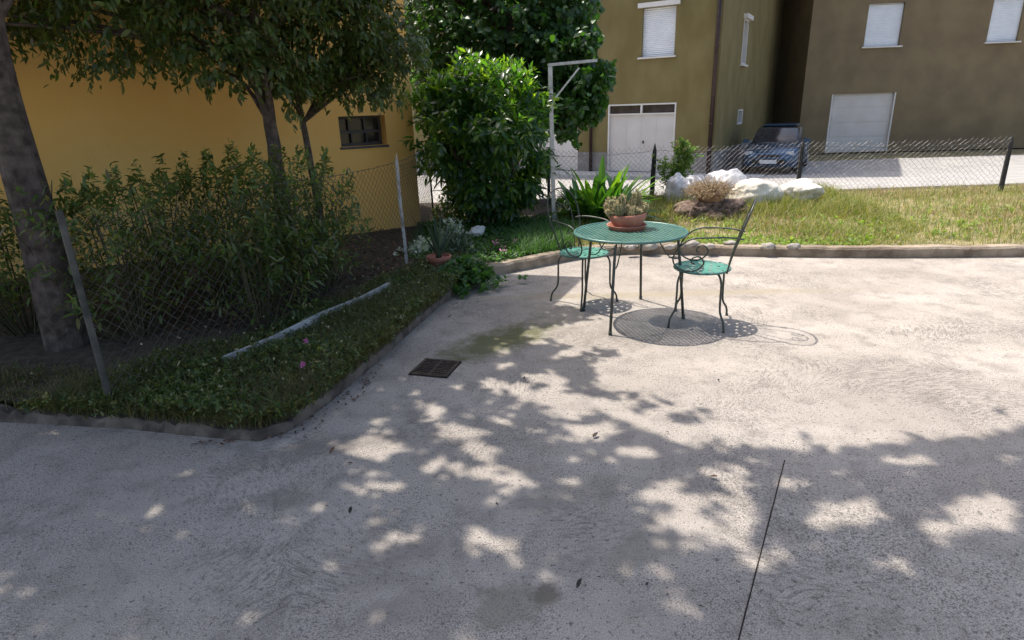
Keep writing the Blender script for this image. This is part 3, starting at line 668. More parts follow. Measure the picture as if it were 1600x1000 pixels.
a = MB(); beam(a, Bs + Vector((.02, 0, 0)), Be, .02, .022, Vector((0, 1, 0))); a.build('brace', M['galv'], t)

# ------------------------------------------------------------------ garden furniture
def circle_mesh_with_holes(r, holes, th):
    cu = bpy.data.curves.new('tmp', 'CURVE'); cu.dimensions = '2D'; cu.fill_mode = 'BOTH'; cu.extrude = th / 2
    def ringc(cx, cy, rr, n):
        s = cu.splines.new('POLY'); s.points.add(n - 1); s.use_cyclic_u = True
        for k in range(n): a = 2 * math.pi * k / n; s.points[k].co = (cx + rr * math.cos(a), cy + rr * math.sin(a), 0, 1)
    ringc(0, 0, r, 64)
    for (x, y, h) in holes: ringc(x, y, h, 12)
    ob = bpy.data.objects.new('tmp', cu); C.objects.link(ob); dg = bpy.context.evaluated_depsgraph_get()
    me = bpy.data.meshes.new_from_object(ob.evaluated_get(dg)); bpy.data.objects.remove(ob); bpy.data.curves.remove(cu); return me
def torus(mb, R_, r, z, n=64, k=8): mb.lathe([(R_ + r * math.cos(2 * math.pi * i / k), z + r * math.sin(2 * math.pi * i / k)) for i in range(k + 1)], n, cap=False); return mb
def curve_pts(pts, n=6):
    out = []; P = [Vector(p) for p in pts]; P = [P[0] * 2 - P[1]] + P + [P[-1] * 2 - P[-2]]
    for i in range(1, len(P) - 2):
        for k in range(n):
            t = k / n; a, b, c, d = P[i - 1:i + 3]
            out.append(.5 * ((2 * b) + (c - a) * t + (2 * a - 5 * b + 4 * c - d) * t * t + (3 * b - a - 3 * c + d) * t ** 3))
    out.append(P[-2]); return out
def make_chair(label):
    t = thing('garden_chair', label, 'chair', group='green metal chairs at the round table')
    zs = .45; rs = .205
    holes = [(0, 0, .014)] + [(.075 * math.cos(a), .075 * math.sin(a), .0145) for a in np.arange(6) * math.pi / 3] + [(.13 * math.cos(a), .13 * math.sin(a), .0145) for a in np.arange(9) * 2 * math.pi / 9 + .2] + [(.18 * math.cos(a), .18 * math.sin(a), .013) for a in np.arange(12) * math.pi / 6]
    me = circle_mesh_with_holes(rs, holes, .003); me.materials.append(M['seatgreen']); me.name = 'seat'
    s = bpy.data.objects.new('seat', me); C.objects.link(s); s.parent = t; s.location = (0, 0, zs)
    a = torus(MB(), rs + .004, .0095, zs - .003); a.build('seat_rim', M['green'], s, smooth=True).location = (0, 0, -zs)
    for sx, sy in ((-1, 1), (1, 1), (-1, -1), (1, -1)):
        a = MB(); tx, ty = .135 * sx, .135 * sy; fx, fy = .215 * sx, .205 * sy
        a.tube(curve_pts([(tx * .72, ty * .72, zs - .016), (tx, ty, zs - .022), (tx * 1.18, ty * 1.18, zs - .08), (tx * 1.2, ty * 1.2, .26), (tx * 1.24, ty * 1.24, .145), (fx * .95, fy * .97, .07), (fx, fy, .0)], 5), .0085, 8)
        a.tube([(fx, fy, .0), (fx, fy, .018)], .011, 8); a.build('leg', M['tube'], t, smooth=True)
    # backrest: tall hoop leaning back, inner hoop and two scrolls
    def B(x, h): return Vector((x, -.19 - .155 * max(h, 0) ** 1.15, zs + .53 * h))
    a = MB(); hw = .17
    a.tube(curve_pts([B(-.10, -.03), B(-.135, .2), B(-hw, .5), B(-hw * .97, .75), B(-.11, .93), B(0, 1.0), B(.11, .93), B(hw * .97, .75), B(hw, .5), B(.135, .2), B(.10, -.03)], 6), .007, 8)
    bk = a.build('backrest', M['tube'], t, smooth=True)
    a = MB(); a.tube(curve_pts([B(-.06, -.02), B(-.075, .3), B(-.09, .55), B(-.07, .78), B(0, .87), B(.07, .78), B(.09, .55), B(.075, .3), B(.06, -.02)], 6), .0045, 7); a.build('inner_hoop', M['tube'], bk, smooth=True)
    for sx in (-1, 1):
        pts = []
        for k in range(26):
            u = k / 25; an = 1.2 + u * 9.5; rr = .055 * (1 - u * .82); pts.append(B(sx * (.0 + .058 + rr * math.cos(an) * .8), .70 + rr * 1.8 * math.sin(an)))
        a = MB(); a.tube(pts, .0045, 6); a.build('scroll', M['tube'], bk, smooth=True)
    for sx in (-1, 1):
        x = .205 * sx
        p = [(.15 * sx, -.29, zs + .26), (.175 * sx, -.2, zs + .275), (x, -.08, zs + .275), (x * 1.03, .07, zs + .26), (x * 1.03, .16, zs + .19), (x, .20, zs + .10), (x * .95, .17, zs + .035), (x * .93, .10, zs + .008), (x * .93, .02, zs + .022),
             (x * .95, -.025, zs + .08), (x * .97, .01, zs + .125), (x * .98, .055, zs + .115), (x * .98, .065, zs + .08), (x * .97, .04, zs + .07)]
        a = MB(); a.tube(curve_pts(p, 5), .0065, 8); a.build('armrest', M['tube'], t, smooth=True)
    return t
chR = make_chair('green garden chair at the right of the table, nearer the camera')
fR = Vector((-.395, .16, 0)); chR.location = (1.5, 4.665, 0); chR.rotation_euler.z = math.atan2(fR.y, fR.x) - math.pi / 2
chL = copy_tree(chR); chL['label'] = 'green garden chair at the left of the table, in front of the steel post'
fL = Vector((.25, -.36, 0)); chL.location = (.655, 5.31, 0); chL.rotation_euler.z = math.atan2(fL.y, fL.x) - math.pi / 2
TC = Vector((.965, 4.85, 0)); TR = .437; TH = .715
tb = thing('garden_table', 'round green mesh topped garden table between the two chairs', 'table', TC)
a = MB()
for pitch_, wd, dz, crossw in ((.029, .0125, -.0015, True), (.032, .0185, .0005, False)):
    n = int(TR / pitch_)
    for i in range(-n, n + 1):
        c_ = i * pitch_
        if abs(c_) > TR - .012: continue
        h = math.sqrt(TR * TR - c_ * c_)
        if crossw: a.box((0, c_, TH + dz), (2 * h, wd, .0015))
        else: a.box((c_, 0, TH + dz), (wd, 2 * h, .0015))
top = a.build('mesh_top', M['green'], tb); top.rotation_euler.z = R(12)
a = torus(MB(), TR + .002, .011, TH - .004, 96, 10); a.lathe([(TR - .03, TH - .003), (TR - .002, TH - .0025)][:2], 96) if False else None
a.build('rim', M['green'], tb, smooth=True)
feet = [Vector((.75, 4.42, 0)), Vector((.62, 5.03, 0)), Vector((1.17, 5.31, 0)), Vector((1.4, 4.74, 0))]
for f_ in feet:
    q = f_ - TC; tp = Vector((q.x * .83, q.y * .83, TH - .02)); a = MB(); a.tube([q, q.lerp(tp, .5), tp * 1 - UZ * .03, tp * .97 + UZ * .0], .0115, 10); a.tube([q, q + UZ * .03], .0145, 10); lg = a.build('leg', M['tube'], tb, smooth=True)
    a = MB(); s_ = q.lerp(tp, .72); a.tube(curve_pts([s_, s_ * .78 + UZ * (.22 * s_.z + .02), Vector((q.x * .42, q.y * .42, TH - .012))], 5), .005, 6); a.build('brace', M['tube'], tb, smooth=True)
q = [f_ - TC for f_ in feet]
for i, j in ((0, 2), (1, 3)):
    a = MB()
    u = Vector((q[i].x * .83, q[i].y * .83, TH - .012 - .009 * (i == 1))); w = Vector((q[j].x * .83, q[j].y * .83, TH - .012 - .009 * (i == 1))); a.tube([u, w], .005, 6); a.build('cross_bar', M['tube'], tb)
tb.rotation_euler = (0, R(.0), 0)

# saucer and cactus bowl
sp_ = gz(979, 357, TH + .002)
a = MB(); a.lathe([(.0, .004), (.12, .004), (.13, .006), (.146, .034), (.158, .038), (.16, .031), (.15, .026), (.14, .0), (.0, .0)], 48, (sp_.x, sp_.y, TH + .0015))
tag(a.build('plant_saucer', M['terra'], smooth=True), 'terracotta saucer under the cactus bowl on the table', 'saucer')
bw = thing('cactus_bowl', 'terracotta bowl full of spiny cacti on the green table', 'potted plant', (sp_.x + .012, sp_.y + .01, TH + .006), 0)
bw.rotation_euler = (0, R(-3), 0); bw.scale = (1.1, 1.1, 1.2)
a = MB(); a.lathe([(0, .0), (.095, .0), (.105, .02), (.13, .06), (.139, .075), (.139, .098), (.128, .1), (.125, .082), (0, .08)], 48); a.build('bowl', M['terra'], bw, smooth=True)
a = MB(); a.lathe([(0, .092), (.06, .09), (.124, .084)], 24); a.build('soil', M['soil'], bw)
def cactus(x, y, h, r, lean=(0, 0), ribs=9, sp=True):
    r *= 1.15
    a = MB(); n = ribs * 2; prof = []
    for k in range(9):
        t = k / 8; prof.append((r * (math.sin(math.pi * (.15 + .35 * min(1, t * 1.6))) if t < .6 else math.sqrt(max(0, 1 - ((t - .6) / .4) ** 2))), h * t))
    rings = []
    V = []; Fc = []
    for (rr, z) in prof:
        for k in range(n): q = 1 if k % 2 else .74; an = 2 * math.pi * k / n; V.append(Vector((x + lean[0] * z / h + rr * q * math.cos(an), y + lean[1] * z / h + rr * q * math.sin(an), .085 + z)))
    for i in range(len(prof) - 1):
        for k in range(n): Fc.append((i * n + k, i * n + (k + 1) % n, (i + 1) * n + (k + 1) % n, (i + 1) * n + k))
    a.add(V, Fc); o = a.build('cactus', M['cactus'], bw)
    s = MB()
    for (rr, z) in prof[1:]:
        for i in range(0, n, 1):
            if i % 2 == 0: continue
            for _ in range(8 if z > h * .55 else 3):
                an = 2 * math.pi * i / n; rr2 = max(rr, .004)
                p = Vector((x + lean[0] * z / h + rr2 * math.cos(an), y + lean[1] * z / h + rr2 * math.sin(an), .085 + z + random.uniform(-.006, .006)))
                d = Vector((math.cos(an), math.sin(an), random.uniform(-.4, .9) + (z / h) * .5)) + Vector((random.uniform(-.7, .7), random.uniform(-.7, .7), 0)); d = d.normalized() * random.uniform(.010, .019)
                w = Vector((random.uniform(-1, 1), random.uniform(-1, 1), random.uniform(-1, 1))).normalized() * .0015
                s.add([p - w, p + w, p + d], [(0, 1, 2)])
    s.build('spines', M['spine'], o)
for (x, y, h, r, lx, ly) in ((-.085, -.03, .125, .036, -.015, 0), (-.045, .02, .115, .03, 0, 0), (-.1, .03, .12, .028, -.03, 0), (-.07, -.07, .1, .028, -.02, -.02), (-.115, -.03, .05, .022, -.035, -.01), (-.12, .0, .085, .02, -.035, 0),
        (-.06, -.05, .145, .024, .01, -.01), (.06, .02, .16, .035, .015, 0), (.03, .05, .125, .026, 0, 0), (.035, -.02, .115, .022, -.01, 0), (0, .03, .12, .026, -.01, 0), (.09, -.01, .075, .026, .02, 0), (.1, .04, .07, .022, .02, 0),
        (.105, -.035, .07, .025, .015, -.01), (.03, -.08, .065, .024, 0, -.015), (.01, -.095, .035, .017, 0, -.01), (.06, -.075, .04, .018, .01, -.01), (-.01, -.06, .07, .02, 0, 0)):
    cactus(x, y, h, r, (lx, ly))
# one flat prickly pear pad
a = MB(); V = []; 
for k in range(20):
    an = 2 * math.pi * k / 20; V += [(.015 + .02 * math.cos(an), -.02, .2 + .045 * math.sin(an)), (.015 + .02 * math.cos(an), -.008, .2 + .045 * math.sin(an))]
a.add(V, [tuple(range(0, 40, 2)), tuple(range(39, 0, -2))] + [(2 * k, 2 * k + 1, (2 * k + 3) % 40, (2 * k + 2) % 40) for k in range(20)])
a.tube([(.015, -.014, .08), (.015, -.014, .17)], .008, 8)
a.build('cactus_pad', pmat('pad green', (.05, .12, .04), (.08, .16, .06), 20, .6), bw)
# a few stiff aloe-like leaves and pale stalks standing up behind
a = MB()
for k in range(7):
    x = -.03 + .05 * random.random(); d = random.uniform(-.03, .04); a.tube([(x, .02, .09), (x + d * .5, .02, .15), (x + d, .02, .2 + random.random() * .03)], [.005, .004, .0005], 5)
a.build('stalks', pmat('reddish stalk', (.3, .17, .08), (.2, .22, .08), 30, .7), bw)

# drain grate
gq = [gz(644, 585), gz(694, 590), gz(716, 567), gz(668, 563)]; gc = sum(gq, Vector()) / 4; ux = (gq[1] - gq[0] + gq[2] - gq[3]).normalized(); uy = Vector((-ux.y, ux.x, 0)); sz = .25
t = thing('drain_grate', 'rusty slotted iron drain grate set in the shaded concrete', 'drain', (gc.x, gc.y, 0), math.atan2(ux.y, ux.x))
a = MB(); a.box((0, 0, .0035), (sz + .03, sz + .03, .003)); a.build('pit', M['pit'], t)
a = MB(); h_ = sz / 2
for s_ in (-1, 1): a.box((s_ * h_, 0, .008), (.02, sz + .02, .008)); a.box((0, s_ * h_, .0085), (sz + .02, .02, .009))
a.box((0, 0, .009), (.018, sz - .02, .006))
for i in range(8): a.box((0, -h_ + sz * (i + 1) / 9, .0075), (sz - .02, .011, .006))
a.build('grating', M['grate'], t)

# ------------------------------------------------------------------ aloe pot, stones, stump, bags
ap_ = gz(688, 420, .1); t = thing('aloe_pot', 'orange terracotta pot with a spiky aloe on the shaded verge', 'potted plant', (ap_.x, ap_.y - .06, .1)); t.scale = (1.15, 1.15, 1.15)
a = MB(); a.lathe([(0, 0), (.075, 0), (.095, .09), (.108, .1), (.112, .135), (.1, .137), (.095, .115), (0, .112)], 32); a.build('pot', M['terra'], t, smooth=True)
P_ = []; 
def strap_leaf(mb, base, d, ln, w, bend, th=.25, n=8, up=UZ):
    d = d.normalized(); s_ = d.cross(up).normalized() if d.cross(up).length > .05 else Vector((1, 0, 0)); p = Vector(base); V = []; Fc = []; cur = d.copy()
    for k in range(n + 1):
        t_ = k / n; ww = w * (math.sin(math.pi * min(1, (.12 + .88 * t_))) ** .6 if t_ > .35 else (.55 + .45 * t_ / .35)) if th < .2 else w * (1 - t_) ** .7
        nn = s_.cross(cur).normalized(); V += [p - s_ * ww + nn * ww * th, p - nn * ww * th * .6, p + s_ * ww + nn * ww * th]
        p = p + cur * (ln / n); cur = (cur + Vector((0, 0, -bend / n))).normalized()
    for k in range(n):
        o_ = k * 3; Fc += [(o_, o_ + 1, o_ + 4, o_ + 3), (o_ + 1, o_ + 2, o_ + 5, o_ + 4)]
    mb.add(V, Fc)
a = MB()
for k in range(16):
    an = k * 2.4; l_ = random.uniform(.22, .42); tl = random.uniform(.15, .75)
    strap_leaf(a, (0, 0, .11), Vector((math.cos(an) * tl, math.sin(an) * tl, 1)), l_, .026, random.uniform(-.1, .5), .5)
strap_leaf(a, (0, 0, .11), Vector((-.55, -.1, 1)), .5, .014, -.1, .5)
a.build('aloe_leaves', L['aloe'], t)

def rock(r, seed, sq=(1, 1, .7), amp=.18, sub=3):
    bm = bmesh.new(); bmesh.ops.create_icosphere(bm, subdivisions=sub, radius=1)
    from mathutils import noise as ns
    for v_ in bm.verts:
        q = v_.co.normalized(); k = 1 + amp * ns.noise(q * 1.3 + Vector((seed * 5.1, 0, 0))) + amp * .5 * ns.noise(q * 3 + Vector((0, seed * 3.3, 0)))
        v_.co = Vector((q.x * sq[0], q.y * sq[1], q.z * sq[2])) * r * k
    return bm
def bm_obj(name, bm, mat, loc, rz=0, parent=None, smooth=True):
    me = bpy.data.meshes.new(name); bm.to_mesh(me); bm.free(); me.materials.append(mat)
    if smooth: me.polygons.foreach_set('use_smooth', [True] * len(me.polygons))
    o = bpy.data.objects.new(name, me); C.objects.link(o); o.location = loc; o.rotation_euler.z = rz
    if parent: o.parent = parent
    return o
stl = [(1012, 383, .09, 'rounded stone on the kerb just right of the table top'), (1047, 385, .055, 'small grey stone on the kerb behind the right table leg'), (1062, 382, .05, 'smallest round stone on the kerb, left of the long flat one'), (1081, 381, .075, 'long flat grey stone on the kerb behind the armrest'),
       (1108, 384, .05, 'brown stone on the kerb above the chair armrest'), (1140, 380, .06, 'pale stone on the kerb beside the chair back'), (985, 385, .06, 'half buried stone on the kerb under the table'), (1200, 384, .07, 'grey kerb stone right of the right chair'), (1240, 384, .06, 'rounded kerb stone at far right')]
for i, (x, y, r_, lb) in enumerate(stl):
    p = gz(x, y, .12); tag(bm_obj('stone', rock(r_, i + 1, (1.25, .8, .62), .3), M['stone'], (p.x, p.y, .115), random.uniform(-.4, .4)), lb, 'stone', 'stones along the garden kerb')
p = gz(745, 370, .1); tag(bm_obj('stone', rock(.11, 33, (1.0, .5, .85), .5, 2), M['whitestone'], (p.x, p.y, .16), .5, smooth=False), 'white angular stone under the laurel bush', 'stone')

stp = Vector((2.93, 8.95, .09))
t = thing('tree_stump', 'low wide tree stump with torn roots in the dry grass', 'stump', stp)
from mathutils import noise as ns
bm = rock(.42, 9, (1.25, .8, .62), .35, 4)
for v_ in bm.verts:
    an = math.atan2(v_.co.y, v_.co.x); v_.co.xy *= 1 + .12 * math.sin(an * 7 + v_.co.z * 6) ; v_.co.z = min(v_.co.z, .2 + .03 * ns.noise(v_.co * 8))
bm_obj('trunk', bm, M['stump'], (0, 0, .03), 0, t, False)
for k in range(7):
    a = MB(); an = random.uniform(2.4, 7.0); r_ = random.uniform(.35, .5); l_ = random.uniform(.15, .4)
    p = Vector((r_ * 1.1 * math.cos(an), r_ * .7 * math.sin(an), random.uniform(.05, .2))); d = Vector((math.cos(an), math.sin(an) * .7, 0))
    a.tube([p * .7, p + d * l_ * .5 + UZ * random.uniform(-.03, .05), p + d * l_ - UZ * .12], [.035, .022, .006], 6); a.build('root', M['stump'], t)
bp_ = gz(1105, 321, .32); t = thing('flower_bowl', 'stained terracotta bowl of dry brown heather on the stump', 'potted plant', (bp_.x, bp_.y, .29))
t.location = (stp.x + .0, stp.y - .02, .29)
a = MB(); a.lathe([(0, 0), (.15, 0), (.19, .06), (.215, .13), (.225, .15), (.22, .17), (.2, .17), (.19, .13), (0, .12)], 36); a.build('bowl', M['terradry'], t, smooth=True)
n = 1700; dirs = unit(np.column_stack([rng.normal(0, 1, n) * 1.05, rng.normal(0, 1, n), np.abs(rng.normal(.5, .55, n))]))
P = np.column_stack([rng.uniform(-.12, .12, n), rng.uniform(-.12, .12, n), np.full(n, .12)]) + dirs * rng.uniform(.08, .3, n)[:, None] * np.array([1, 1, .75])
V, T = shoots(P, dirs, 7, .07, .022, .005, 1.0, .1)
np_obj('heather', V, T, L['straw'], t)
a = MB()
for k in range(90):
    d = Vector(dirs[k]); a.tube([(0, 0, .1), d * .15 + UZ * .1, d * random.uniform(.28, .4) * 1 + UZ * .1], [.004, .003, .001], 4)
a.build('stems', M['stump'], t)
def bag(name, loc, r_, seed, sq, mat, lb, group=None, tie=False):
    bm = rock(r_, seed, sq, .2, 5)
    for v_ in bm.verts:
        q = v_.co / r_; k = ns.noise(q * 2.2 + Vector((seed, 0, 0))) ; k2 = abs(ns.noise(Vector((q.x * 6, q.y * 6, q.z * 1.3)) + Vector((0, seed, 3)))) ; k3 = abs(ns.noise(Vector((q.x * 14, q.y * 14, q.z * 2.5)) + Vector((2, seed, 3))))
        v_.co *= 1 + .10 * k - .08 * k2 - .03 * k3
        if tie and q.z > sq[2] * .55: f_ = (q.z - sq[2] * .55) / sq[2]; v_.co.xy *= max(.3, 1 - f_ * 1.6); v_.co.z += f_ * r_ * .5
    tt_ = thing(name, lb, 'bag', loc, 0, group) if tie else None
    o = bm_obj('sack_body' if tie else name, bm, mat, (0, 0, 0) if tie else loc, 0, tt_)
    if tie:
        a = MB(); a.tube([(0, 0, r_ * sq[2] * .95), (.02, 0, r_ * sq[2] * 1.15), (.05, .02, r_ * sq[2] * 1.3)], [.02, .035, .055], 8); a.build('knotted_neck', mat, tt_)
        return tt_
    return tag(o, lb, 'bag', group)
g_ = 'white plastic bags by the back fence'
bag('plastic_bag', at(1058, 298, 10.3), .24, 3, (.8, .7, 1.1), M['bag'], 'crumpled white plastic bag leftmost, behind the little shrub', g_)
bag('plastic_bag', at(1086, 295, 10.2), .24, 5, (1, .7, .9), M['bag'], 'white plastic bag directly left of the dry heather', g_)
bag('plastic_bag', at(1140, 297, 9.9), .33, 8, (1.05, .7, 1.0), M['bag'], 'big white plastic bag right of the dry heather', g_)
bag('plastic_bag', at(1122, 290, 10.3), .26, 12, (1, .7, .95), M['bag'], 'white plastic bag half hidden behind the dry heather', g_)
bag('sack', at(1178, 304, 9.5), .34, 15, (1.1, .8, .72), M['sack'], 'cream woven sack lying in the grass right of the stump')
bag('sack', at(1250, 300, 9.7), .3, 18, (1.1, .8, .6), M['sack'], 'smaller cream woven sack further right along the fence')

# ------------------------------------------------------------------ blue car beside the building
cb = gz(1158, 273, ZB); t = thing('parked_car', 'blue hatchback parked beside the olive house', 'car', (cb.x + 1.65, cb.y + 1.3, ZB + .0), math.atan2(E_.y, E_.x) + math.pi)
# local +x points to the front of the car (towards the camera)
def loft(secs, mat, name, parent, bevel=0):
    V = []; n = len(secs[0]); Fc = []
    for s_ in secs: V += s_
    for k in range(len(secs) - 1):
        for i in range(n): Fc.append((k * n + i, k * n + (i + 1) % n, (k + 1) * n + (i + 1) % n, (k + 1) * n + i))
    Fc += [tuple(range(n - 1, -1, -1)), tuple((len(secs) - 1) * n + i for i in range(n))]
    return mesh_obj(name, V, Fc, mat, parent, True, None, bevel)
def csec(x, hw, zlo, zhi, rr=.12):
    pts = []
    for (cx, cz, a_) in ((hw - rr, zhi - rr, 0), (-hw + rr, zhi - rr, 90), (-hw + rr * .6, zlo + rr * .6, 180), (hw - rr * .6, zlo + rr * .6, 270)):
        for k in range(4): an = R(a_ + 30 * k); q = rr if a_ < 180 else rr * .6; pts.append((x, cx + q * math.cos(an), cz + q * math.sin(an)))
    return pts
loft([csec(1.98, .62, .34, .62), csec(1.88, .76, .24, .72), csec(1.5, .83, .2, .84), csec(.95, .85, .2, .92), csec(.3, .86, .2, .95), csec(-1.2, .86, .2, .98), csec(-1.75, .83, .24, .96), csec(-1.95, .74, .36, .86)], M['carpaint'], 'body', t)
def cab(x, hb, ht, zb, zt): return csec(x, hb, zb, zt, .1)
loft([csec(1.0, .72, .82, .93, .05), csec(.7, .71, .82, 1.1, .09), csec(.35, .68, .82, 1.36, .12), csec(-.1, .66, .82, 1.45, .13), csec(-1.0, .65, .82, 1.44, .13), csec(-1.5, .63, .82, 1.3, .12), csec(-1.8, .62, .82, .98, .07)], M['glass'], 'windows', t)
a = MB(); a.box((-.5, 0, 1.462), (1.25, 1.05, .03)); a.build('roof', M['carpaint'], t, bevel=.012)
for sx, nmn in ((1.25, 1), (-1.2, 1)):
    for sy in (-1, 1):
        a = MB(); V = [(.31 * math.cos(k * math.pi / 12), 0, .31 * math.sin(k * math.pi / 12)) for k in range(24)]
        a.tube([(sx, sy * .66, .31), (sx, sy * .70, .31), (sx, sy * .85, .31), (sx, sy * .87, .31)], [.28, .31, .31, .28], 28); wh = a.build('wheel', M['rubber'], t, smooth=False)
        a = MB(); a.tube([(sx, sy * .865, .31), (sx, sy * .885, .31)], .19, 20)
        for k in range(5): an = k * 2 * math.pi / 5; a.box((sx + .09 * math.cos(an), sy * .888, .31 + .09 * math.sin(an)), (.15, .012, .04), ax=(Vector((math.cos(an), 0, math.sin(an))), Vector((0, 1, 0)), Vector((-math.sin(an), 0, math.cos(an)))))
        a.build('rim', M['alloy'], wh)
for sy in (-1, 1):
    a = MB(); a.box((1.86, sy * .6, .66), (.16, .26, .14)); a.build('headlight', M['lamp'], t, bevel=.03)
    a = MB(); a.box((-1.86, sy * .66, .78), (.14, .16, .26)); a.build('tail_light', M['redlamp'], t, bevel=.03)
    a = MB(); a.box((.62, sy * .95, .98), (.1, .2, .13)); a.build('wing_mirror', M['carpaint'], t, bevel=.03)
    for x0 in (.75, -.1, -.95): a = MB(); a.box((x0, sy * .862, .62), (.012, .006, .56)); a.build('door_seam', M['rubber'], t)
    for x0 in (.05, -.82): a = MB(); a.box((x0 + .12, sy * .87, .82), (.16, .03, .03)); a.build('door_handle', M['rubber'], t)
a = MB(); a.box((1.975, 0, .42), (.04, 1.0, .14)); a.box((1.965, 0, .6), (.04, .7, .07)); a.build('grille', M['rubber'], t)
a = MB(); a.box((2.0, 0, .42), (.015, .5, .11)); a.build('number_plate', M['plateplate'], t)

# ------------------------------------------------------------------ plants
def crown_pts(n, c, rad, surf=.55, lo=-1.0):
    """points in an uneven ellipsoid, thicker towards the outside"""
    d = unit(rng.normal(size=(n * 3, 3))); d = d[d[:, 2] > lo][:n]
    r = rng.uniform(surf ** 3, 1, len(d)) ** (1 / 3); k = 1 + .16 * vnoise(d, 3.1, c[0]) + .09 * vnoise(d, 7, c[1])
    return np.array(c) + d * np.array(rad) * (r * k)[:, None], d
def bush_stems(mb, base, ends, r=.012, n=5):
    for e in ends:
        e = Vector(e); b = Vector(base) + Vector((random.uniform(-.08, .08), random.uniform(-.08, .08), 0)); mid = b.lerp(e, .5) + Vector((random.uniform(-.08, .08), random.uniform(-.08, .08), .08))
        mb.tube([b, mid, e], [r, r * .7, r * .3], n)
# laurel bush
Lc = (-.32, 8.8); lz = at(760, 105, 8.2).z
t = thing('laurel_bush', 'big rounded cherry laurel bush with glossy leaves, sunlit on top', 'bush', (Lc[0], Lc[1], .09))
def keep_b(Q):
    x, y = project(Q + np.array([Lc[0], Lc[1], .09]))
    x = x + rng.normal(0, 11, len(x)); y = y + rng.normal(0, 10, len(y))
    lo_ = np.interp(y, [95, 130, 150, 180, 200, 212, 232, 250, 275, 300, 330, 380], [690, 668, 648, 648, 655, 682, 662, 668, 700, 706, 722, 750]) + 7 * np.sin(y * .37)
    hi_ = np.interp(y, [90, 105, 125, 160, 250, 300, 345, 375], [790, 812, 838, 856, 858, 848, 832, 800]) + 5 * np.sin(y * .31)
    top_ = np.interp(x, [640, 680, 720, 770, 800, 830, 860], [145, 120, 103, 94, 108, 118, 150]) + 5 * np.sin(x * .33)
    return (x > lo_ + 14) & (x < hi_ - 20) & (y > top_ + 24)
P1, D1 = crown_pts(2700, (0, 0, 1.15), (.98, .75, 1.08), .5)
P1 = P1[:, :]; k = P1[:, 2] > .18; P1, D1 = P1[k], D1[k]; SH0 = np.array([Lc[0], Lc[1], .09])
# narrower at the foot, spiky at the top
sc_ = np.clip(.55 + .45 * (P1[:, 2] / 1.1), .6, 1)[:, None]; P1[:, :2] *= sc_
P2 = np.column_stack([rng.uniform(-.75, .65, 150), rng.uniform(-.5, .4, 150), rng.uniform(1.85, 2.25, 150)]); P2[:, 2] -= (np.abs(P2[:, 0]) ** 2) * .9; D2 = unit(np.column_stack([P2[:, 0] * .6 + rng.normal(0, .3, 150), rng.normal(0, .3, 150), np.full(150, 1.)]))
sg = rng.choice([-1, -1, 1], 80); P3 = np.column_stack([sg * rng.uniform(.55, .9, 80), rng.uniform(-.3, .3, 80), rng.uniform(.75, 1.85, 80)]); D3 = unit(np.column_stack([sg * 1., rng.normal(0, .4, 80), rng.normal(.35, .35, 80)]))
k = keep_b(P1 * .97) & (rng.random(len(P1)) < .5 + 1.0 * vnoise(P1, 5.0, 2)); P1, D1 = P1[k], D1[k]; k = keep_b(P2 * .97); P2, D2 = P2[k], D2[k]; k = keep_b(P3 * .98); P3, D3 = P3[k], D3[k]
DD = unit(D1 * np.array([1, 1, .6]) + rng.normal(0, .35, P1.shape) + np.array([0, 0, .12]))
V, T = join([shoots(P1, DD, 8, .2, .18, .033, .85, .3, hang=.45), shoots(P2, D2, 9, .27, .16, .028, .65, .12, hang=-.15), shoots(P3, D3, 9, .26, .16, .028, .7, .2, hang=.1)])
np_obj('foliage', V, T, L['laurel'], t)
a = MB(); bush_stems(a, (0, 0, 0), [tuple(P1[i] * .8) for i in range(0, 400, 8)], .022); a.build('stems', M['bark'], t)

# tall broad-leaved tree behind the laurel
tc_ = Vector((.05, 11.75, 0)); t = thing('linden_tree', 'dark broad leaved tree behind the laurel bush, its branches hanging to the right', 'tree', (tc_.x, tc_.y, 0))
a = MB(); a.tube([(0, 0, -.2), (.03, 0, .8), (-.02, .05, 1.8), (.05, .1, 3.2)], [.2, .16, .13, .09], 12)
for k in range(26):
    an = k * 2.4; h = 1.2 + (k % 9) * .25; l_ = random.uniform(.9, 1.8); d = Vector((math.cos(an), math.sin(an) * .9, .25)); a.tube(curve_pts([(0, 0, h), d * l_ * .5 + UZ * (h + .25), d * l_ + UZ * (h + random.uniform(-.2, .7))], 3), [.06 * (1 - i / 8) for i in range(7)], 6)
a.build('trunk', M['bark'], t)
def to_local(px, py, Y, n, rx, rz, ry=.35):
    q = at(px, py, Y); return np.column_stack([q.x - tc_.x + rng.normal(0, rx, n), Y - tc_.y + rng.normal(0, ry, n), q.z + rng.normal(0, rz, n)])
Pl, Dl = crown_pts(4600, (.0, .1, 3.1), (1.75, 1.4, 2.0), .45)
extra = []
for (px, py, rx, rz, n) in ((905, 130, .16, .14, 130), (925, 170, .12, .1, 90), (940, 120, .07, .05, 50), (885, 190, .1, .1, 80), (880, 222, .04, .05, 34), (938, 155, .06, .05, 40), (925, 60, .12, .2, 120), (898, 160, .16, .12, 150), (860, 60, .2, .25, 120), (690, 150, .2, .25, 120), (945, 107, .05, .03, 26)):
    extra.append(to_local(px, py, 10.7, n, rx, rz))
Pe = np.concatenate(extra); De = unit(np.column_stack([rng.normal(.3, .6, len(Pe)), rng.normal(-.3, .6, len(Pe)), rng.normal(-.2, .5, len(Pe))]))
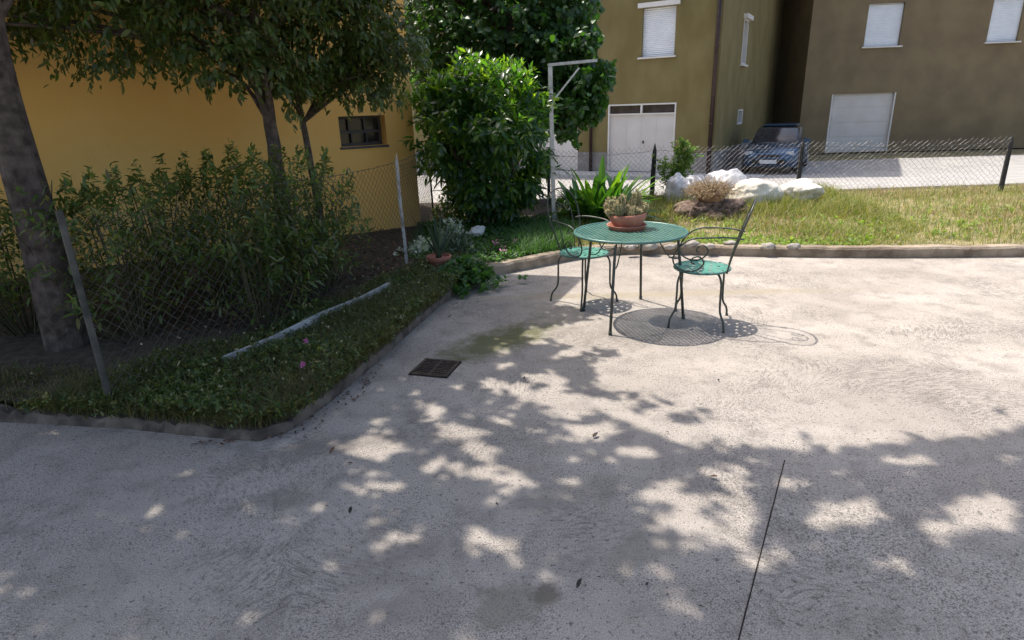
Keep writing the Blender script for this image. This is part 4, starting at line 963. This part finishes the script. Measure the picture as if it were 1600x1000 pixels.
def keep_l(P):
    W_ = P + np.array([tc_.x, tc_.y, 0]); x, y = project(W_)
    lim = np.interp(x, [640, 700, 860, 900, 925, 945, 960], [225, 235, 206, 232, 205, 178, 130]) + 8 * np.sin(x * .21)
    top_ok = (x < 936 + 6 * np.sin(y * .13)) | (y > 95)
    return (y < lim) & (x < 962) & top_ok
V, T = join([shoots(Pl, unit(Dl + np.array([0, 0, .1])), 6, .22, .125, .05, .9, .25, keep=keep_l, hang=.7), shoots(Pe, De, 6, .2, .12, .05, .9, .25, keep=keep_l, hang=.7)])
np_obj('crown', V, T, L['linden'], t)

# two trees in front of the yellow house
def small_tree(label, px, py, Y, r0_, lean, cl, nleaf, seed):
    b = at(px, py, Y); t = thing('evergreen_tree', label, 'tree', (b.x, b.y, .09)); a = MB()
    pts = [Vector((0, 0, -.1)), Vector((lean[0] * .15, 0, .7)), Vector((lean[0] * .4, lean[1] * .3, 1.5)), Vector((lean[0], lean[1], 2.5)), Vector((lean[0] * 1.3, lean[1] * 1.3, 3.8))]
    pts = curve_pts(pts, 5); a.tube([p + Vector((random.uniform(-.008, .008), random.uniform(-.008, .008), 0)) for p in pts], [r0_ * (1 - .75 * i / (len(pts) - 1)) for i in range(len(pts))], 10)
    for (c_, r_) in cl:
        c_ = Vector(c_) - Vector((b.x, b.y, .09)); s_ = min(range(len(pts)), key=lambda i: abs(pts[i].z - max(1.45, c_.z - .6))); q = pts[s_]
        for kk in range(3):
            e = c_ + Vector((random.uniform(-.5, .5), random.uniform(-.5, .5), random.uniform(-.3, .3))) * r_; a.tube(curve_pts([q, q.lerp(e, .5) + UZ * .12, e], 3), [r0_ * .28 * (1 - i / 9) for i in range(7)], 6)
    a.build('trunk', M['bark'], t)
    Ps = []; Ds = []
    for (c_, r_) in cl:
        n = int(nleaf * r_ * r_); d = unit(rng.normal(size=(n, 3))); p = np.array(Vector(c_) - Vector((b.x, b.y, .09))) + d * (rng.uniform(.1, 1, n) ** .45 * r_)[:, None] * np.array([1, 1, .8])
        Ps.append(p); Ds.append(unit(d + np.array([0, 0, .15])))
    V, T = shoots(np.concatenate(Ps), np.concatenate(Ds), 8, .2, .095, .019, .8, .25, hang=.45, keep=lambda P: seen_ok(P + np.array([b.x, b.y, .09])) & (vnoise(P, 5.5, seed) > -.22))
    np_obj('crown', V, T, L['tree'], t); return t
def seen_ok(W_):
    x, y = project(W_)
    lim = np.interp(x, [-200, 60, 200, 330, 424, 445, 470, 500, 525, 560, 600, 620, 640, 668], [170, 150, 120, 140, 150, 185, 205, 178, 172, 172, 168, 205, 165, 110]) + 14 * np.sin(x * .14) + 9 * np.sin(x * .37)
    gx = W_[:, 0] + SX * W_[:, 2]; gy = W_[:, 1] + SY * W_[:, 2]; q = np.column_stack([gx, gy, np.zeros(len(gx))]); pxx, pyy = project(q)
    lit = (gy < 7.2) & (pxx > 700) & (np.random.default_rng(1).random(len(gx)) > shade(pxx, pyy))
    return (y < lim) & (x < 676 + 8 * np.sin(y * .2)) & ~lit

# --- where the patio is in shade (photo pixels), so that leaves stand where the sun is really blocked
FR = [(905, 490, 48, 11, .55), (860, 500, 45, 13, .7), (945, 548, 24, 8, .75), (915, 560, 26, 10, .7), (905, 588, 32, 12, .7), (868, 575, 40, 14, .75), (850, 545, 30, 14, .75), (960, 622, 30, 10, .7), (1010, 636, 36, 9, .75),
      (1085, 652, 32, 12, .7), (925, 612, 34, 12, .6), (800, 560, 50, 40, .9), (830, 600, 36, 14, .85), (990, 640, 30, 12, .5)]
SUNP = [(548, 700, 32, 9), (590, 688, 30, 14), (606, 702, 22, 14), (586, 714, 30, 9), (556, 768, 34, 11), (607, 742, 14, 8), (612, 762, 14, 9), (718, 678, 46, 16), (752, 704, 28, 14), (690, 640, 20, 8), (663, 631, 16, 5), (672, 648, 16, 7),
        (664, 730, 14, 9), (682, 720, 18, 7), (730, 734, 40, 10), (690, 754, 13, 10), (772, 742, 20, 14), (800, 760, 24, 14), (752, 846, 28, 18), (786, 852, 24, 11), (788, 654, 15, 6), (810, 636, 10, 5), (750, 636, 9, 5), (775, 600, 24, 7), (715, 605, 16, 5),
        (770, 608, 15, 4), (835, 750, 12, 6), (884, 752, 22, 9), (900, 672, 22, 8), (930, 680, 26, 12), (990, 708, 38, 11), (1038, 772, 38, 18), (1048, 822, 38, 20), (1072, 795, 24, 22), (1088, 852, 18, 10), (1110, 735, 22, 14), (1150, 742, 26, 10),
        (1150, 800, 34, 30), (1126, 830, 34, 18), (1166, 862, 20, 20), (1140, 768, 24, 14), (780, 505, 26, 8), (800, 520, 34, 7), (790, 545, 16, 5), (830, 530, 20, 7), (790, 570, 22, 6), (845, 588, 30, 8), (820, 615, 34, 9), (880, 625, 34, 9), (870, 605, 24, 7),
        (955, 600, 28, 10), (960, 640, 50, 8), (880, 645, 30, 7), (895, 635, 30, 6), (1330, 800, 45, 22), (1290, 820, 35, 18), (1240, 760, 30, 12), (1540, 800, 60, 30), (1480, 830, 40, 20), (1420, 720, 40, 10), (1220, 870, 26, 18), (1390, 880, 30, 14),
        (380, 700, 30, 10), (300, 740, 24, 8), (250, 800, 20, 10), (830, 690, 12, 6), (835, 672, 10, 5)]
SOFT = [(870, 890, 40, 24, .45), (830, 915, 20, 16, .5), (1062, 925, 34, 30, .5), (990, 985, 26, 20, .45), (920, 870, 36, 12, .4), (480, 790, 40, 14, .3), (1000, 890, 50, 14, .3), (640, 840, 40, 12, .25), (860, 870, 24, 16, .35)]
BND = [(400, 400), (700, 425), (846, 440), (846, 500), (800, 512), (858, 545), (862, 590), (850, 625), (900, 640), (960, 652), (1010, 672), (1060, 692), (1110, 700), (1176, 704), (1300, 700), (1450, 690), (1700, 660), (4000, 640), (4000, 9000), (-9000, 9000), (-9000, 400)]
_q = random.Random(11)
for _ in range(60):
    _x, _y = _q.uniform(430, 1170), _q.uniform(600, 830); _r = _q.uniform(3, 8) * (_y / 800); SUNP.append((_x, _y, _r * 1.9, _r))
def shade(x, y):
    x = x + 5 * np.sin(y * .23) + 4 * np.sin(y * .61 + 1); y = y + 4 * np.sin(x * .11) + 2.5 * np.sin(x * .29 + 2)
    s = np.where(inpoly(x, y, BND), 1.0, 0.0)
    for (a_, b_, c_, d_, v_) in FR: s = np.where(((x - a_) / c_) ** 2 + ((y - b_) / d_) ** 2 < 1, np.maximum(s, v_), s)
    for (a_, b_, c_, d_) in SUNP: s = np.where(((x - a_) / (c_ * 1.03)) ** 2 + ((y - b_) / (d_ * 1.05 + 1)) ** 2 < 1, 0.0, s)
    for (a_, b_, c_, d_, v_) in SOFT: s = np.where((((x - a_) / c_) ** 2 + ((y - b_) / d_) ** 2 < 1) & (s > v_), v_, s)
    return s
small_tree('thick trunked evergreen tree before the yellow house, left of the thin one', 446, 345, 6.1, .095, (-.03, .1), [((-2.35, 6.1, 2.6), .85), ((-2.9, 5.7, 2.9), .9), ((-3.4, 6.2, 2.6), .8), ((-2.0, 6.3, 3.3), .9), ((-3.0, 6.3, 3.7), 1.0), ((-4.2, 6.0, 3.0), .9), ((-4.9, 5.6, 2.7), .8), ((-2.45, 5.8, 2.2), .5), ((-2.15, 5.9, 2.05), .4)], 720, 1)
small_tree('slender evergreen tree between the thick trunk and the yellow house window', 503, 345, 6.9, .05, (-.16, 0), [((-1.95, 6.7, 2.35), .6), ((-1.45, 6.7, 2.45), .6), ((-1.35, 6.6, 2.1), .45), ((-1.75, 6.5, 2.9), .75), ((-1.1, 6.9, 2.75), .5), ((-1.6, 6.8, 1.95), .38), ((-2.25, 6.8, 1.95), .35), ((-1.25, 6.7, 3.3), .7), ((-1.15, 6.6, 2.4), .42), ((-1.05, 6.8, 2.2), .3)], 900, 2)

# the big shade tree whose crown spreads over the patio, above the picture
bt = Vector((-3.35, 4.35, .09)); t = thing('shade_tree', 'large tree at the far left whose crown spreads over the patio', 'tree', bt)
n = 17000; G = np.column_stack([rng.uniform(-5.5, 4.6, n), rng.uniform(.2, 6.3, n)]); Z = rng.uniform(3.35, 4.9, n) + .35 * np.sin(G[:, 0] * 1.1) * np.cos(G[:, 1] * .9) + 1.1 * np.clip((4.4 - G[:, 1]) / 1.6, 0, 1)
P = np.column_stack([G[:, 0] - SX * Z, G[:, 1] - SY * Z, Z]); px_, py_ = project(np.column_stack([G, np.zeros(n)]))
k = shade(px_, py_) > .3; P = P[k]
rk = np.random.default_rng(5)
def keep_c(Q):
    W_ = Q + np.array([bt.x, bt.y, bt.z]); g = np.column_stack([W_[:, 0] + SX * W_[:, 2], W_[:, 1] + SY * W_[:, 2], np.zeros(len(W_))]); x, y = project(g); sx_, sy_ = project(W_)
    vis = (W_ - np.array([0, 0, CAMH])) @ np.array(fwd) > .1
    s_ = shade(x, y); h_ = .5 + .5 * np.sin(W_[:, 0] * 23 + 4 * np.sin(W_[:, 1] * 17)) 
    return (s_ + .012 > rk.random(len(x))) & ~(vis & (sy_ > -30) & (sx_ > 150))
Pk = P - np.array([bt.x, bt.y, bt.z]); D = unit(rng.normal(size=(len(P), 3)) * np.array([1, 1, .5]))
V, T = shoots(Pk, D, 8, .26, .14, .04, .9, .2, keep=keep_c, hang=.2)
np_obj('crown', V, T, L['crown'], t)
a = MB(); a.tube(curve_pts([(0, 0, -.15), (.03, 0, .9), (.0, .05, 2.0), (.12, .1, 3.1), (.3, .1, 5.6)], 5), [.15 * (1 - .55 * i / 20) for i in range(21)], 12)
sel = [p for p in P[rng.choice(len(P), 60)] if p[0] < -.4][:16]
for e in sel:
    e = Vector(e) - bt; s_ = Vector((.05, .07, random.uniform(2.0, 3.2))); a.tube(curve_pts([s_, s_.lerp(e, .45) + UZ * .35, e], 4), [.032 * (1 - .85 * i / 8) for i in range(9)], 6)
a.build('trunk', M['bark'], t)

# shrubs behind the left fence
def shrub(name, label, cat, base, n, rad, h, leaf, ll, lw, nl=9, sl=.28, up=.8, stemr=.008, hang=.1, group=None, lo=.08, clip=None):
    t = thing(name, label, cat, base, 0, group)
    P = np.column_stack([rng.normal(0, rad * .5, n), rng.normal(0, rad * .5, n), rng.uniform(lo, 1, n) ** .85 * h]); P[:, :2] *= (.55 + .6 * np.sin(np.pi * np.clip(P[:, 2] / h, 0, 1) * .8))[:, None]
    D = unit(np.column_stack([P[:, 0] / rad + rng.normal(0, .4, n), P[:, 1] / rad + rng.normal(0, .4, n), np.full(n, up)]))
    bb = np.array(base); keep = (lambda Q: clip(Q + bb)) if clip else None
    V, T = shoots(P, D, nl, sl, ll, lw, .75, .25, hang=hang, keep=keep); np_obj('foliage', V, T, leaf, t)
    a = MB()
    for i in range(min(26, n)):
        e = Vector(P[i]); a.tube([(e.x * .2, e.y * .2, -.03), (e.x * .7, e.y * .7, e.z * .5), tuple(e)], [stemr, stemr * .8, stemr * .4], 4)
    a.build('stems', M['twig'], t); return t
def shr_ok(W_):
    x, y = project(W_); return ((y > 225) | (x < 424)) & ((x < 585) | (y > 470)) & (y > np.interp(x, [0, 200, 424, 470, 520, 560, 600], [300, 270, 225, 228, 255, 300, 420]) + 22 * np.sin(x * .17))
gs_ = 'shrubs behind the left fence'
for (x, y, n, r_, h, lb, lf) in ((-2.05, 5.05, 170, .42, 1.2, 'arching green shrub hanging over the left fence, nearest the frame edge', 'privet'), (-1.75, 5.75, 150, .36, 1.25, 'feathery shrub in front of the slender tree', 'privet'), (-1.95, 4.55, 120, .3, .8, 'low dark shrub at the foot of the left fence', 'tree'),
        (-2.6, 5.4, 170, .45, 1.35, 'dark shrub round the foot of the thick trunk', 'tree'), (-2.9, 4.5, 170, .45, 1.1, 'dark green shrub left of the fence end', 'privet'), (-3.9, 4.7, 200, .55, 1.2, 'broad dark shrub at the far left', 'tree'), (-3.3, 5.8, 150, .5, 1.1, 'shaded shrub before the yellow wall at left', 'privet'),
        (-5.1, 4.9, 200, .6, 1.1, 'leftmost dark shrub along the verge', 'privet'), (-1.75, 5.2, 90, .25, .7, 'small dark shrub under the slender tree beside the white post', 'tree')):
    shrub('shrub', lb, 'shrub', (x, y, .09), n, r_, h, L[lf], .088, .014, 14, .34, 1.1, hang=.3, group=gs_, clip=shr_ok)

# broad strap leaved plant (sunlit)
qa = gz(935, 350, .09); t = thing('strap_leaf_plant', 'clump of broad glossy upright leaves behind the table, by the steel post', 'plant', (qa.x - .0, qa.y + .1, .09)); a = MB()
for k in range(170):
    an = random.uniform(0, 2 * math.pi); tl = abs(random.gauss(0, .95)); bx = random.uniform(-.32, .32); by = random.uniform(-.2, .2); l_ = random.uniform(.5, .98) * (1 - .1 * min(2, tl))
    strap_leaf(a, (bx, by, 0), Vector((math.cos(an) * tl * 1.25 + bx * .8, math.sin(an) * tl, .8)), l_, random.uniform(.045, .068), random.uniform(.5, 1.7), .15, 9)
a.build('leaves', L['aspi'], t)

# little shrub by the dark post
qs = gz(1046, 306, .09); sT = at(1052, 216, qs.y).z - .09
t = thing('young_shrub', 'upright young shrub with small yellow green leaves beside the dark post', 'shrub', (qs.x, qs.y - .4, .09))
a = MB(); Ps = []; Ds = []
for (x0, lx, hh, k) in ((0, .06, sT * .98, 190), (.02, .2, sT * .84, 150), (-.08, -.22, sT * .7, 90), (0, -.1, sT * .6, 60)):
    a.tube(curve_pts([(x0 * .1, 0, -.05), (x0 + lx * .3, .01, hh * .4), (x0 + lx, 0, hh)], 4), [.011 * (1 - .7 * i / 8) for i in range(9)], 6)
    u = rng.uniform(.32, 1, k); Ps.append(np.column_stack([x0 + lx * u ** 1.4 + rng.normal(0, .055, k), rng.normal(0, .06, k), hh * u])); Ds.append(rng.normal(size=(k, 3)) + np.array([0, 0, .6]))
a.build('stems', M['bark'], t); V, T = shoots(np.concatenate(Ps), np.concatenate(Ds), 7, .08, .05, .017, .9, .1); np_obj('foliage', V, T, L['shrub'], t)

# dark leafy clump spilling over the kerb, white edged plant, low plants
def clump(name, label, cat, c, n, rx, ry, h, leaf, ll, lw, rz=0, part='foliage', group=None, nl=6):
    t = thing(name, label, cat, c, rz, group); P = np.column_stack([rng.normal(0, rx * .5, n), rng.normal(0, ry * .5, n), rng.uniform(0, 1, n) * h])
    P[:, 2] *= np.clip(1.15 - (P[:, 0] / rx) ** 2 - (P[:, 1] / ry) ** 2, .1, 1)
    V, T = shoots(P, unit(np.column_stack([rng.normal(0, .7, n), rng.normal(0, .7, n), np.full(n, .7)])), nl, .08, ll, lw, 1.0, .2, hang=.1); np_obj(part, V, T, leaf, t)
    a = MB()
    for i in range(min(20, n)): e = P[i]; a.tube([(e[0] * .05, e[1] * .05, -.04), (e[0] * .55, e[1] * .55, 0.0), tuple(e)], [.004, .0035, .003], 4)
    a.build('stems', M['twig'], t); return t
c_ = gz(728, 432, .1); clump('leafy_plant', 'dark rounded leafy plant spilling over the kerb corner', 'plant', (c_.x - .02, c_.y, .03), 210, .3, .34, .22, L['ivy'], .07, .032)
c_ = gz(700, 400, .1); clump('leafy_plant', 'spiky dark plant right behind the aloe pot', 'plant', (c_.x + .1, c_.y + .1, .09), 60, .2, .2, .26, L['aloe'], .16, .01)
c_ = gz(658, 394, .1); clump('variegated_plant', 'white edged leafy plant left of the aloe, touched by sun', 'plant', (c_.x + .02, c_.y, .09), 70, .22, .2, .14, L['pale'], .06, .026)
c_ = gz(700, 372, .1); clump('variegated_plant', 'white flecked plant behind the aloe under the laurel', 'plant', (c_.x + .05, c_.y, .09), 60, .24, .2, .25, L['pale'], .05, .018)
c_ = gz(705, 345, .1); clump('leafy_plant', 'bright green sunlit plant left of the laurel foot', 'plant', (c_.x, c_.y, .09), 110, .3, .25, .5, L['shrub'], .07, .02)
for (px, py, lb) in ((775, 386, 'pink flowering plant under the laurel bush'), (787, 397, 'small pink flower low by the kerb below the larger one'), (737, 393, 'pale flowers left of the pink ones'), (806, 382, 'tiny pink flower right of the others by the kerb')):
    c_ = gz(px, py + 8, .1); big = px == 775; t = clump('flowering_plant', lb, 'flower', (c_.x, c_.y, .09), 16, .1, .1, .1, L['ivy'], .04, .01)
    P = np.column_stack([rng.normal(0, .03 if big else .016, 14), rng.normal(0, .03, 14), rng.uniform(.1, .14, 14)]); V, T = leaves(P, rng.normal(size=(14, 3)), np.tile([0, 0, 1.], (14, 1)), .028 if big else .02, .011); np_obj('petals', V, T, L['pale' if px == 737 else 'pink'], t)

# ------------------------------------------------------------------ grass and litter (beyond counting)
vg = KLs[:] + [(-.36, 6.35), (-.95, 6.5), (-1.2, 5.85), (-1.45, 5.3), (-1.62, 4.9), (-1.85, 4.35), (-2.4, 3.75), (-5, 3.95), (-9, 4.5)]
pin = off([p for p in KLs], -.03); vg2 = pin + vg[len(KLs):]
near = [q for q in vg2 if q[0] > -3.2]
P = ground_pts(near, 17000, .085); P = P[np.hypot(P[:, 0] - ap_.x, P[:, 1] - ap_.y + .18) > .26]; hz_ = .07 + .06 * (vnoise(P, 3.1) + .6) + rng.uniform(0, .07, len(P))
G1 = blades(P, np.clip(hz_, .04, .24), .0019, .8, .8)
P2 = ground_pts(vg2, 7000, .085); G2 = shoots(P2[:2600] + np.array([0, 0, .03]), rng.normal(size=(2600, 3)) * .5 + np.array([0, 0, 1]), 5, .06, .032, .006, 1, .2)
near_p = [q for q in vg2 if q[0] > -3.2]; Pv = ground_pts(near_p, 5200, .1); Pv[:, 2] += .05 * (vnoise(Pv, 4) + .4) + rng.uniform(0, .05, len(Pv))
Vv, Tv = shoots(Pv, rng.normal(size=(len(Pv), 3)) * .7 + np.array([0, 0, .8]), 6, .06, .034, .009, 1.1, .3, hang=.1); stuff(np_obj('verge_ground_cover', Vv, Tv, leafmat('verge leaf', [(.03, .06, .016), (.05, .09, .024), (.09, .12, .035), (.15, .14, .05)], .5, .3)), 'low dense leafy green plants filling the shaded verge', 'ground cover')
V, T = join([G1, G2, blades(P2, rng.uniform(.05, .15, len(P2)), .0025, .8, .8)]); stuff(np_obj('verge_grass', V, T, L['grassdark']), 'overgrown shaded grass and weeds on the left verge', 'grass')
P = ground_pts(near, 95, .085); hh = rng.uniform(.1, .24, len(P)); tips = P + np.column_stack([rng.normal(0, .04, len(P)), rng.normal(0, .04, len(P)), hh])
hd = leaves(np.repeat(tips, 4, 0), rng.normal(size=(len(P) * 4, 3)) * .6 + np.array([0, 0, 1]), rng.normal(size=(len(P) * 4, 3)), .018, .0045); V, T = join([blades(P, hh, .0012, .2, .1), hd])
stuff(np_obj('seed_heads', V, T, L['seed']), 'pale seed heads standing in the shaded verge', 'grass')
for (x, y, lb) in ((477, 588, 'small pink clover flower in the verge grass, nearest the camera'), (482, 549, 'pink clover flower further back in the verge grass')):
    c_ = gz(x, y + 10, .1); t = thing('clover_flower', lb, 'flower', (c_.x, c_.y, .09)); a = MB(); a.tube([(0, 0, 0), (.005, 0, .06), (0, 0, .13)], .0015, 4); a.build('stem', M['twig'], t)
    P = np.tile([0, 0, .13], (26, 1)) + rng.normal(0, .004, (26, 3)); V, T = leaves(P, rng.normal(size=(26, 3)) + np.array([0, 0, .4]), rng.normal(size=(26, 3)), .02, .005); np_obj('petals', V, T, L['pink'], t)
P = ground_pts([(.6, 7.0), (1.54, 7.18), (2.73, 6.92), (4, 6.65), (5, 6.5), (5.6, 10.9), (.9, 10.8), (.75, 9)], 46000, .09)
gd = vnoise(P, 2.3, 4); kp = rng.random(len(P)) < np.clip(.55 + .6 * gd, .12, 1); P = P[kp]; gd = gd[kp]
far_ = np.clip((P[:, 1] - 7.2) / 2.5, 0, 1); V, T = blades(P, np.clip(.055 + .05 * gd + .14 * far_ * rng.uniform(.3, 1.5, len(P)), .03, .36), .0036, .8, .7)
P = ground_pts([(5, 6.5), (9.8, 6.3), (9.8, 10.9), (5.6, 10.9)], 14000, .09); G2 = blades(P, rng.uniform(.04, .16, len(P)), .003, .8, .7)
P = ground_pts([(1.3, 8.7), (2.4, 8.6), (3.6, 8.4), (4.6, 9.4), (2.6, 10.3), (1.3, 10.2)], 5200, .09); kq = rng.random(len(P)) < .35 + .7 * vnoise(P, 3, 1); P = P[kq]; G3 = blades(P, rng.uniform(.12, .36, len(P)), .0036, .5, .8)
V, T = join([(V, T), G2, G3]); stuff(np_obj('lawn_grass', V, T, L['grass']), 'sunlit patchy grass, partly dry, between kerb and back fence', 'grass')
P = ground_pts([(1.9, 7.08), (2.73, 6.93), (4, 6.66), (4.2, 7.0), (2.9, 7.4), (2.0, 7.5)], 700, .1); V, T = shoots(P, rng.normal(size=(700, 3)) * .4 + np.array([0, 0, 1]), 5, .035, .03, .011, 1, .1)
stuff(np_obj('clover', V, T, L['weed']), 'bright green clover growing along the kerb behind the armchair', 'ground cover')
P = ground_pts([(-.28, 6.35), (.3, 6.75), (.72, 7.05), (.8, 8), (.7, 9.2), (-.2, 9.2), (-1.3, 9.0), (-1.2, 6.9), (-.7, 6.4)], 2300, .09)
G1 = shoots(P, rng.normal(size=(len(P), 3)) * .5 + np.array([0, 0, 1]), 6, .07, .055, .018, 1, .2)
P = ground_pts([(.1, 6.7), (.3, 6.75), (.72, 7.05), (.95, 8.2), (.5, 8.4), (0, 7.6)], 2600, .09); G2 = blades(P, rng.uniform(.1, .28, len(P)), .003, .7, .8)
V, T = join([G1, G2]); stuff(np_obj('ground_cover', V, T, L['ivy']), 'dark leafy ground cover beneath the laurel bush', 'ground cover')
P = ground_pts([(.9, 7.15), (1.54, 7.25), (2.73, 6.98), (4, 6.75), (9.5, 6.6), (9.5, 10.8), (1, 10.7)], 16000, .09); kq = vnoise(P, 1.9, 7) + .5 * vnoise(P, 5.1, 3) > .22; P = P[kq]
V, T = blades(P, rng.uniform(.03, .16, len(P)), .003, 1.1, .6); stuff(np_obj('dry_grass', V, T, L['straw']), 'straw coloured dry patches in the sunlit grass', 'grass')
P = ground_pts([(1, 7.2), (4, 6.8), (9, 6.7), (9, 9), (1, 9)], 420, .1); V, T = shoots(P, rng.normal(size=(420, 3)) * .5 + np.array([0, 0, .6]), 7, .04, .09, .014, 1.3, .3); stuff(np_obj('broad_leaf_weeds', V, T, L['weed']), 'broad leaved weeds scattered through the sunlit grass', 'ground cover')
# ground behind the left fence: brown litter and low leaves
P = ground_pts([(-1.15, 6.5), (-1.3, 9.2), (-2.9, 8.4), (-4.5, 7.2), (-3, 4.6), (-1.9, 4.6), (-1.25, 5.9)], 3200, .098); V, T = leaves(P, rng.normal(size=(len(P), 3)) * np.array([1, 1, .25]), np.tile([0, 0, 1.], (len(P), 1)) + rng.normal(0, .4, (len(P), 3)), .045, .014)
kP = ground_pts([(-1.75, 2.93), (-1.15, 2.97), (-.95, 3.5), (-.9, 4.1), (-1.0, 4.1), (-1.15, 3.5), (-1.3, 3.05), (-1.7, 3.0)], 120, .004); kP[:, 2] += rng.uniform(0, .012, 120)
V2, T2 = leaves(kP, rng.normal(size=(len(kP), 3)) * np.array([1, 1, .2]), np.tile([0, 0, 1.], (len(kP), 1)) + rng.normal(0, .3, (len(kP), 3)), .03, .007)
V, T = join([(V, T), (V2, T2)]); stuff(np_obj('leaf_litter', V, T, L['litter']), 'brown dry leaves and twigs lying along the kerb and behind the fence', 'leaf litter')
# fallen leaves one can count
fl_ = [(901, 922, .018, 1, 'dark curled leaf near the bottom of the picture, right of the square damp mark'), (515, 712, .022, 0, 'brown dry leaf left of the largest sun patch at left'), (542, 725, .014, 1, 'dark leaf just below the left sun patch'), (926, 686, .022, 1, 'dark twisted leaf in the sun patch at centre'), (1040, 676, .010, 1, 'dark crumb on the sunlit edge right of centre'),
       (1108, 746, .020, 0, 'curled brown leaf in the right hand sun patch'), (507, 794, .010, 1, 'tiny dark leaf at lower left'), (546, 805, .016, 1, 'grey dry leaf at lower left, right of the tiny dark one'), (712, 475, .016, 0, 'dry leaf beside the leafy plant at the kerb corner'), (700, 497, .018, 1, 'dark leaf on the verge side of the moss'), (940, 905, .008, 1, 'dark crumb left of the slab joint'),
       (1012, 912, .01, 1, 'small dark leaf right of the curled one at the bottom'), (818, 594, .012, 1, 'dark leaf in the shade above centre'), (1122, 597, .01, 1, 'dark crumb on the sunlit slab at right'), (778, 792, .01, 1, 'dark crumb in the shade at centre bottom'), (1090, 948, .01, 1, 'small dark leaf by the slab joint at lower right')]
for (x, y, s_, dk, lb) in fl_:
    p = gz(x, y); V, T = leaves(np.array([[p.x, p.y, .008]]), rng.normal(size=(1, 3)) * np.array([1, 1, .1]), np.array([[.1, .2, 1.]]), s_ * 2.2, s_ * .6, -.3, .5)
    tag(np_obj('fallen_leaf', V, T, M['debrisdark' if dk else 'debris']), lb, 'leaf', 'fallen leaves on the patio')
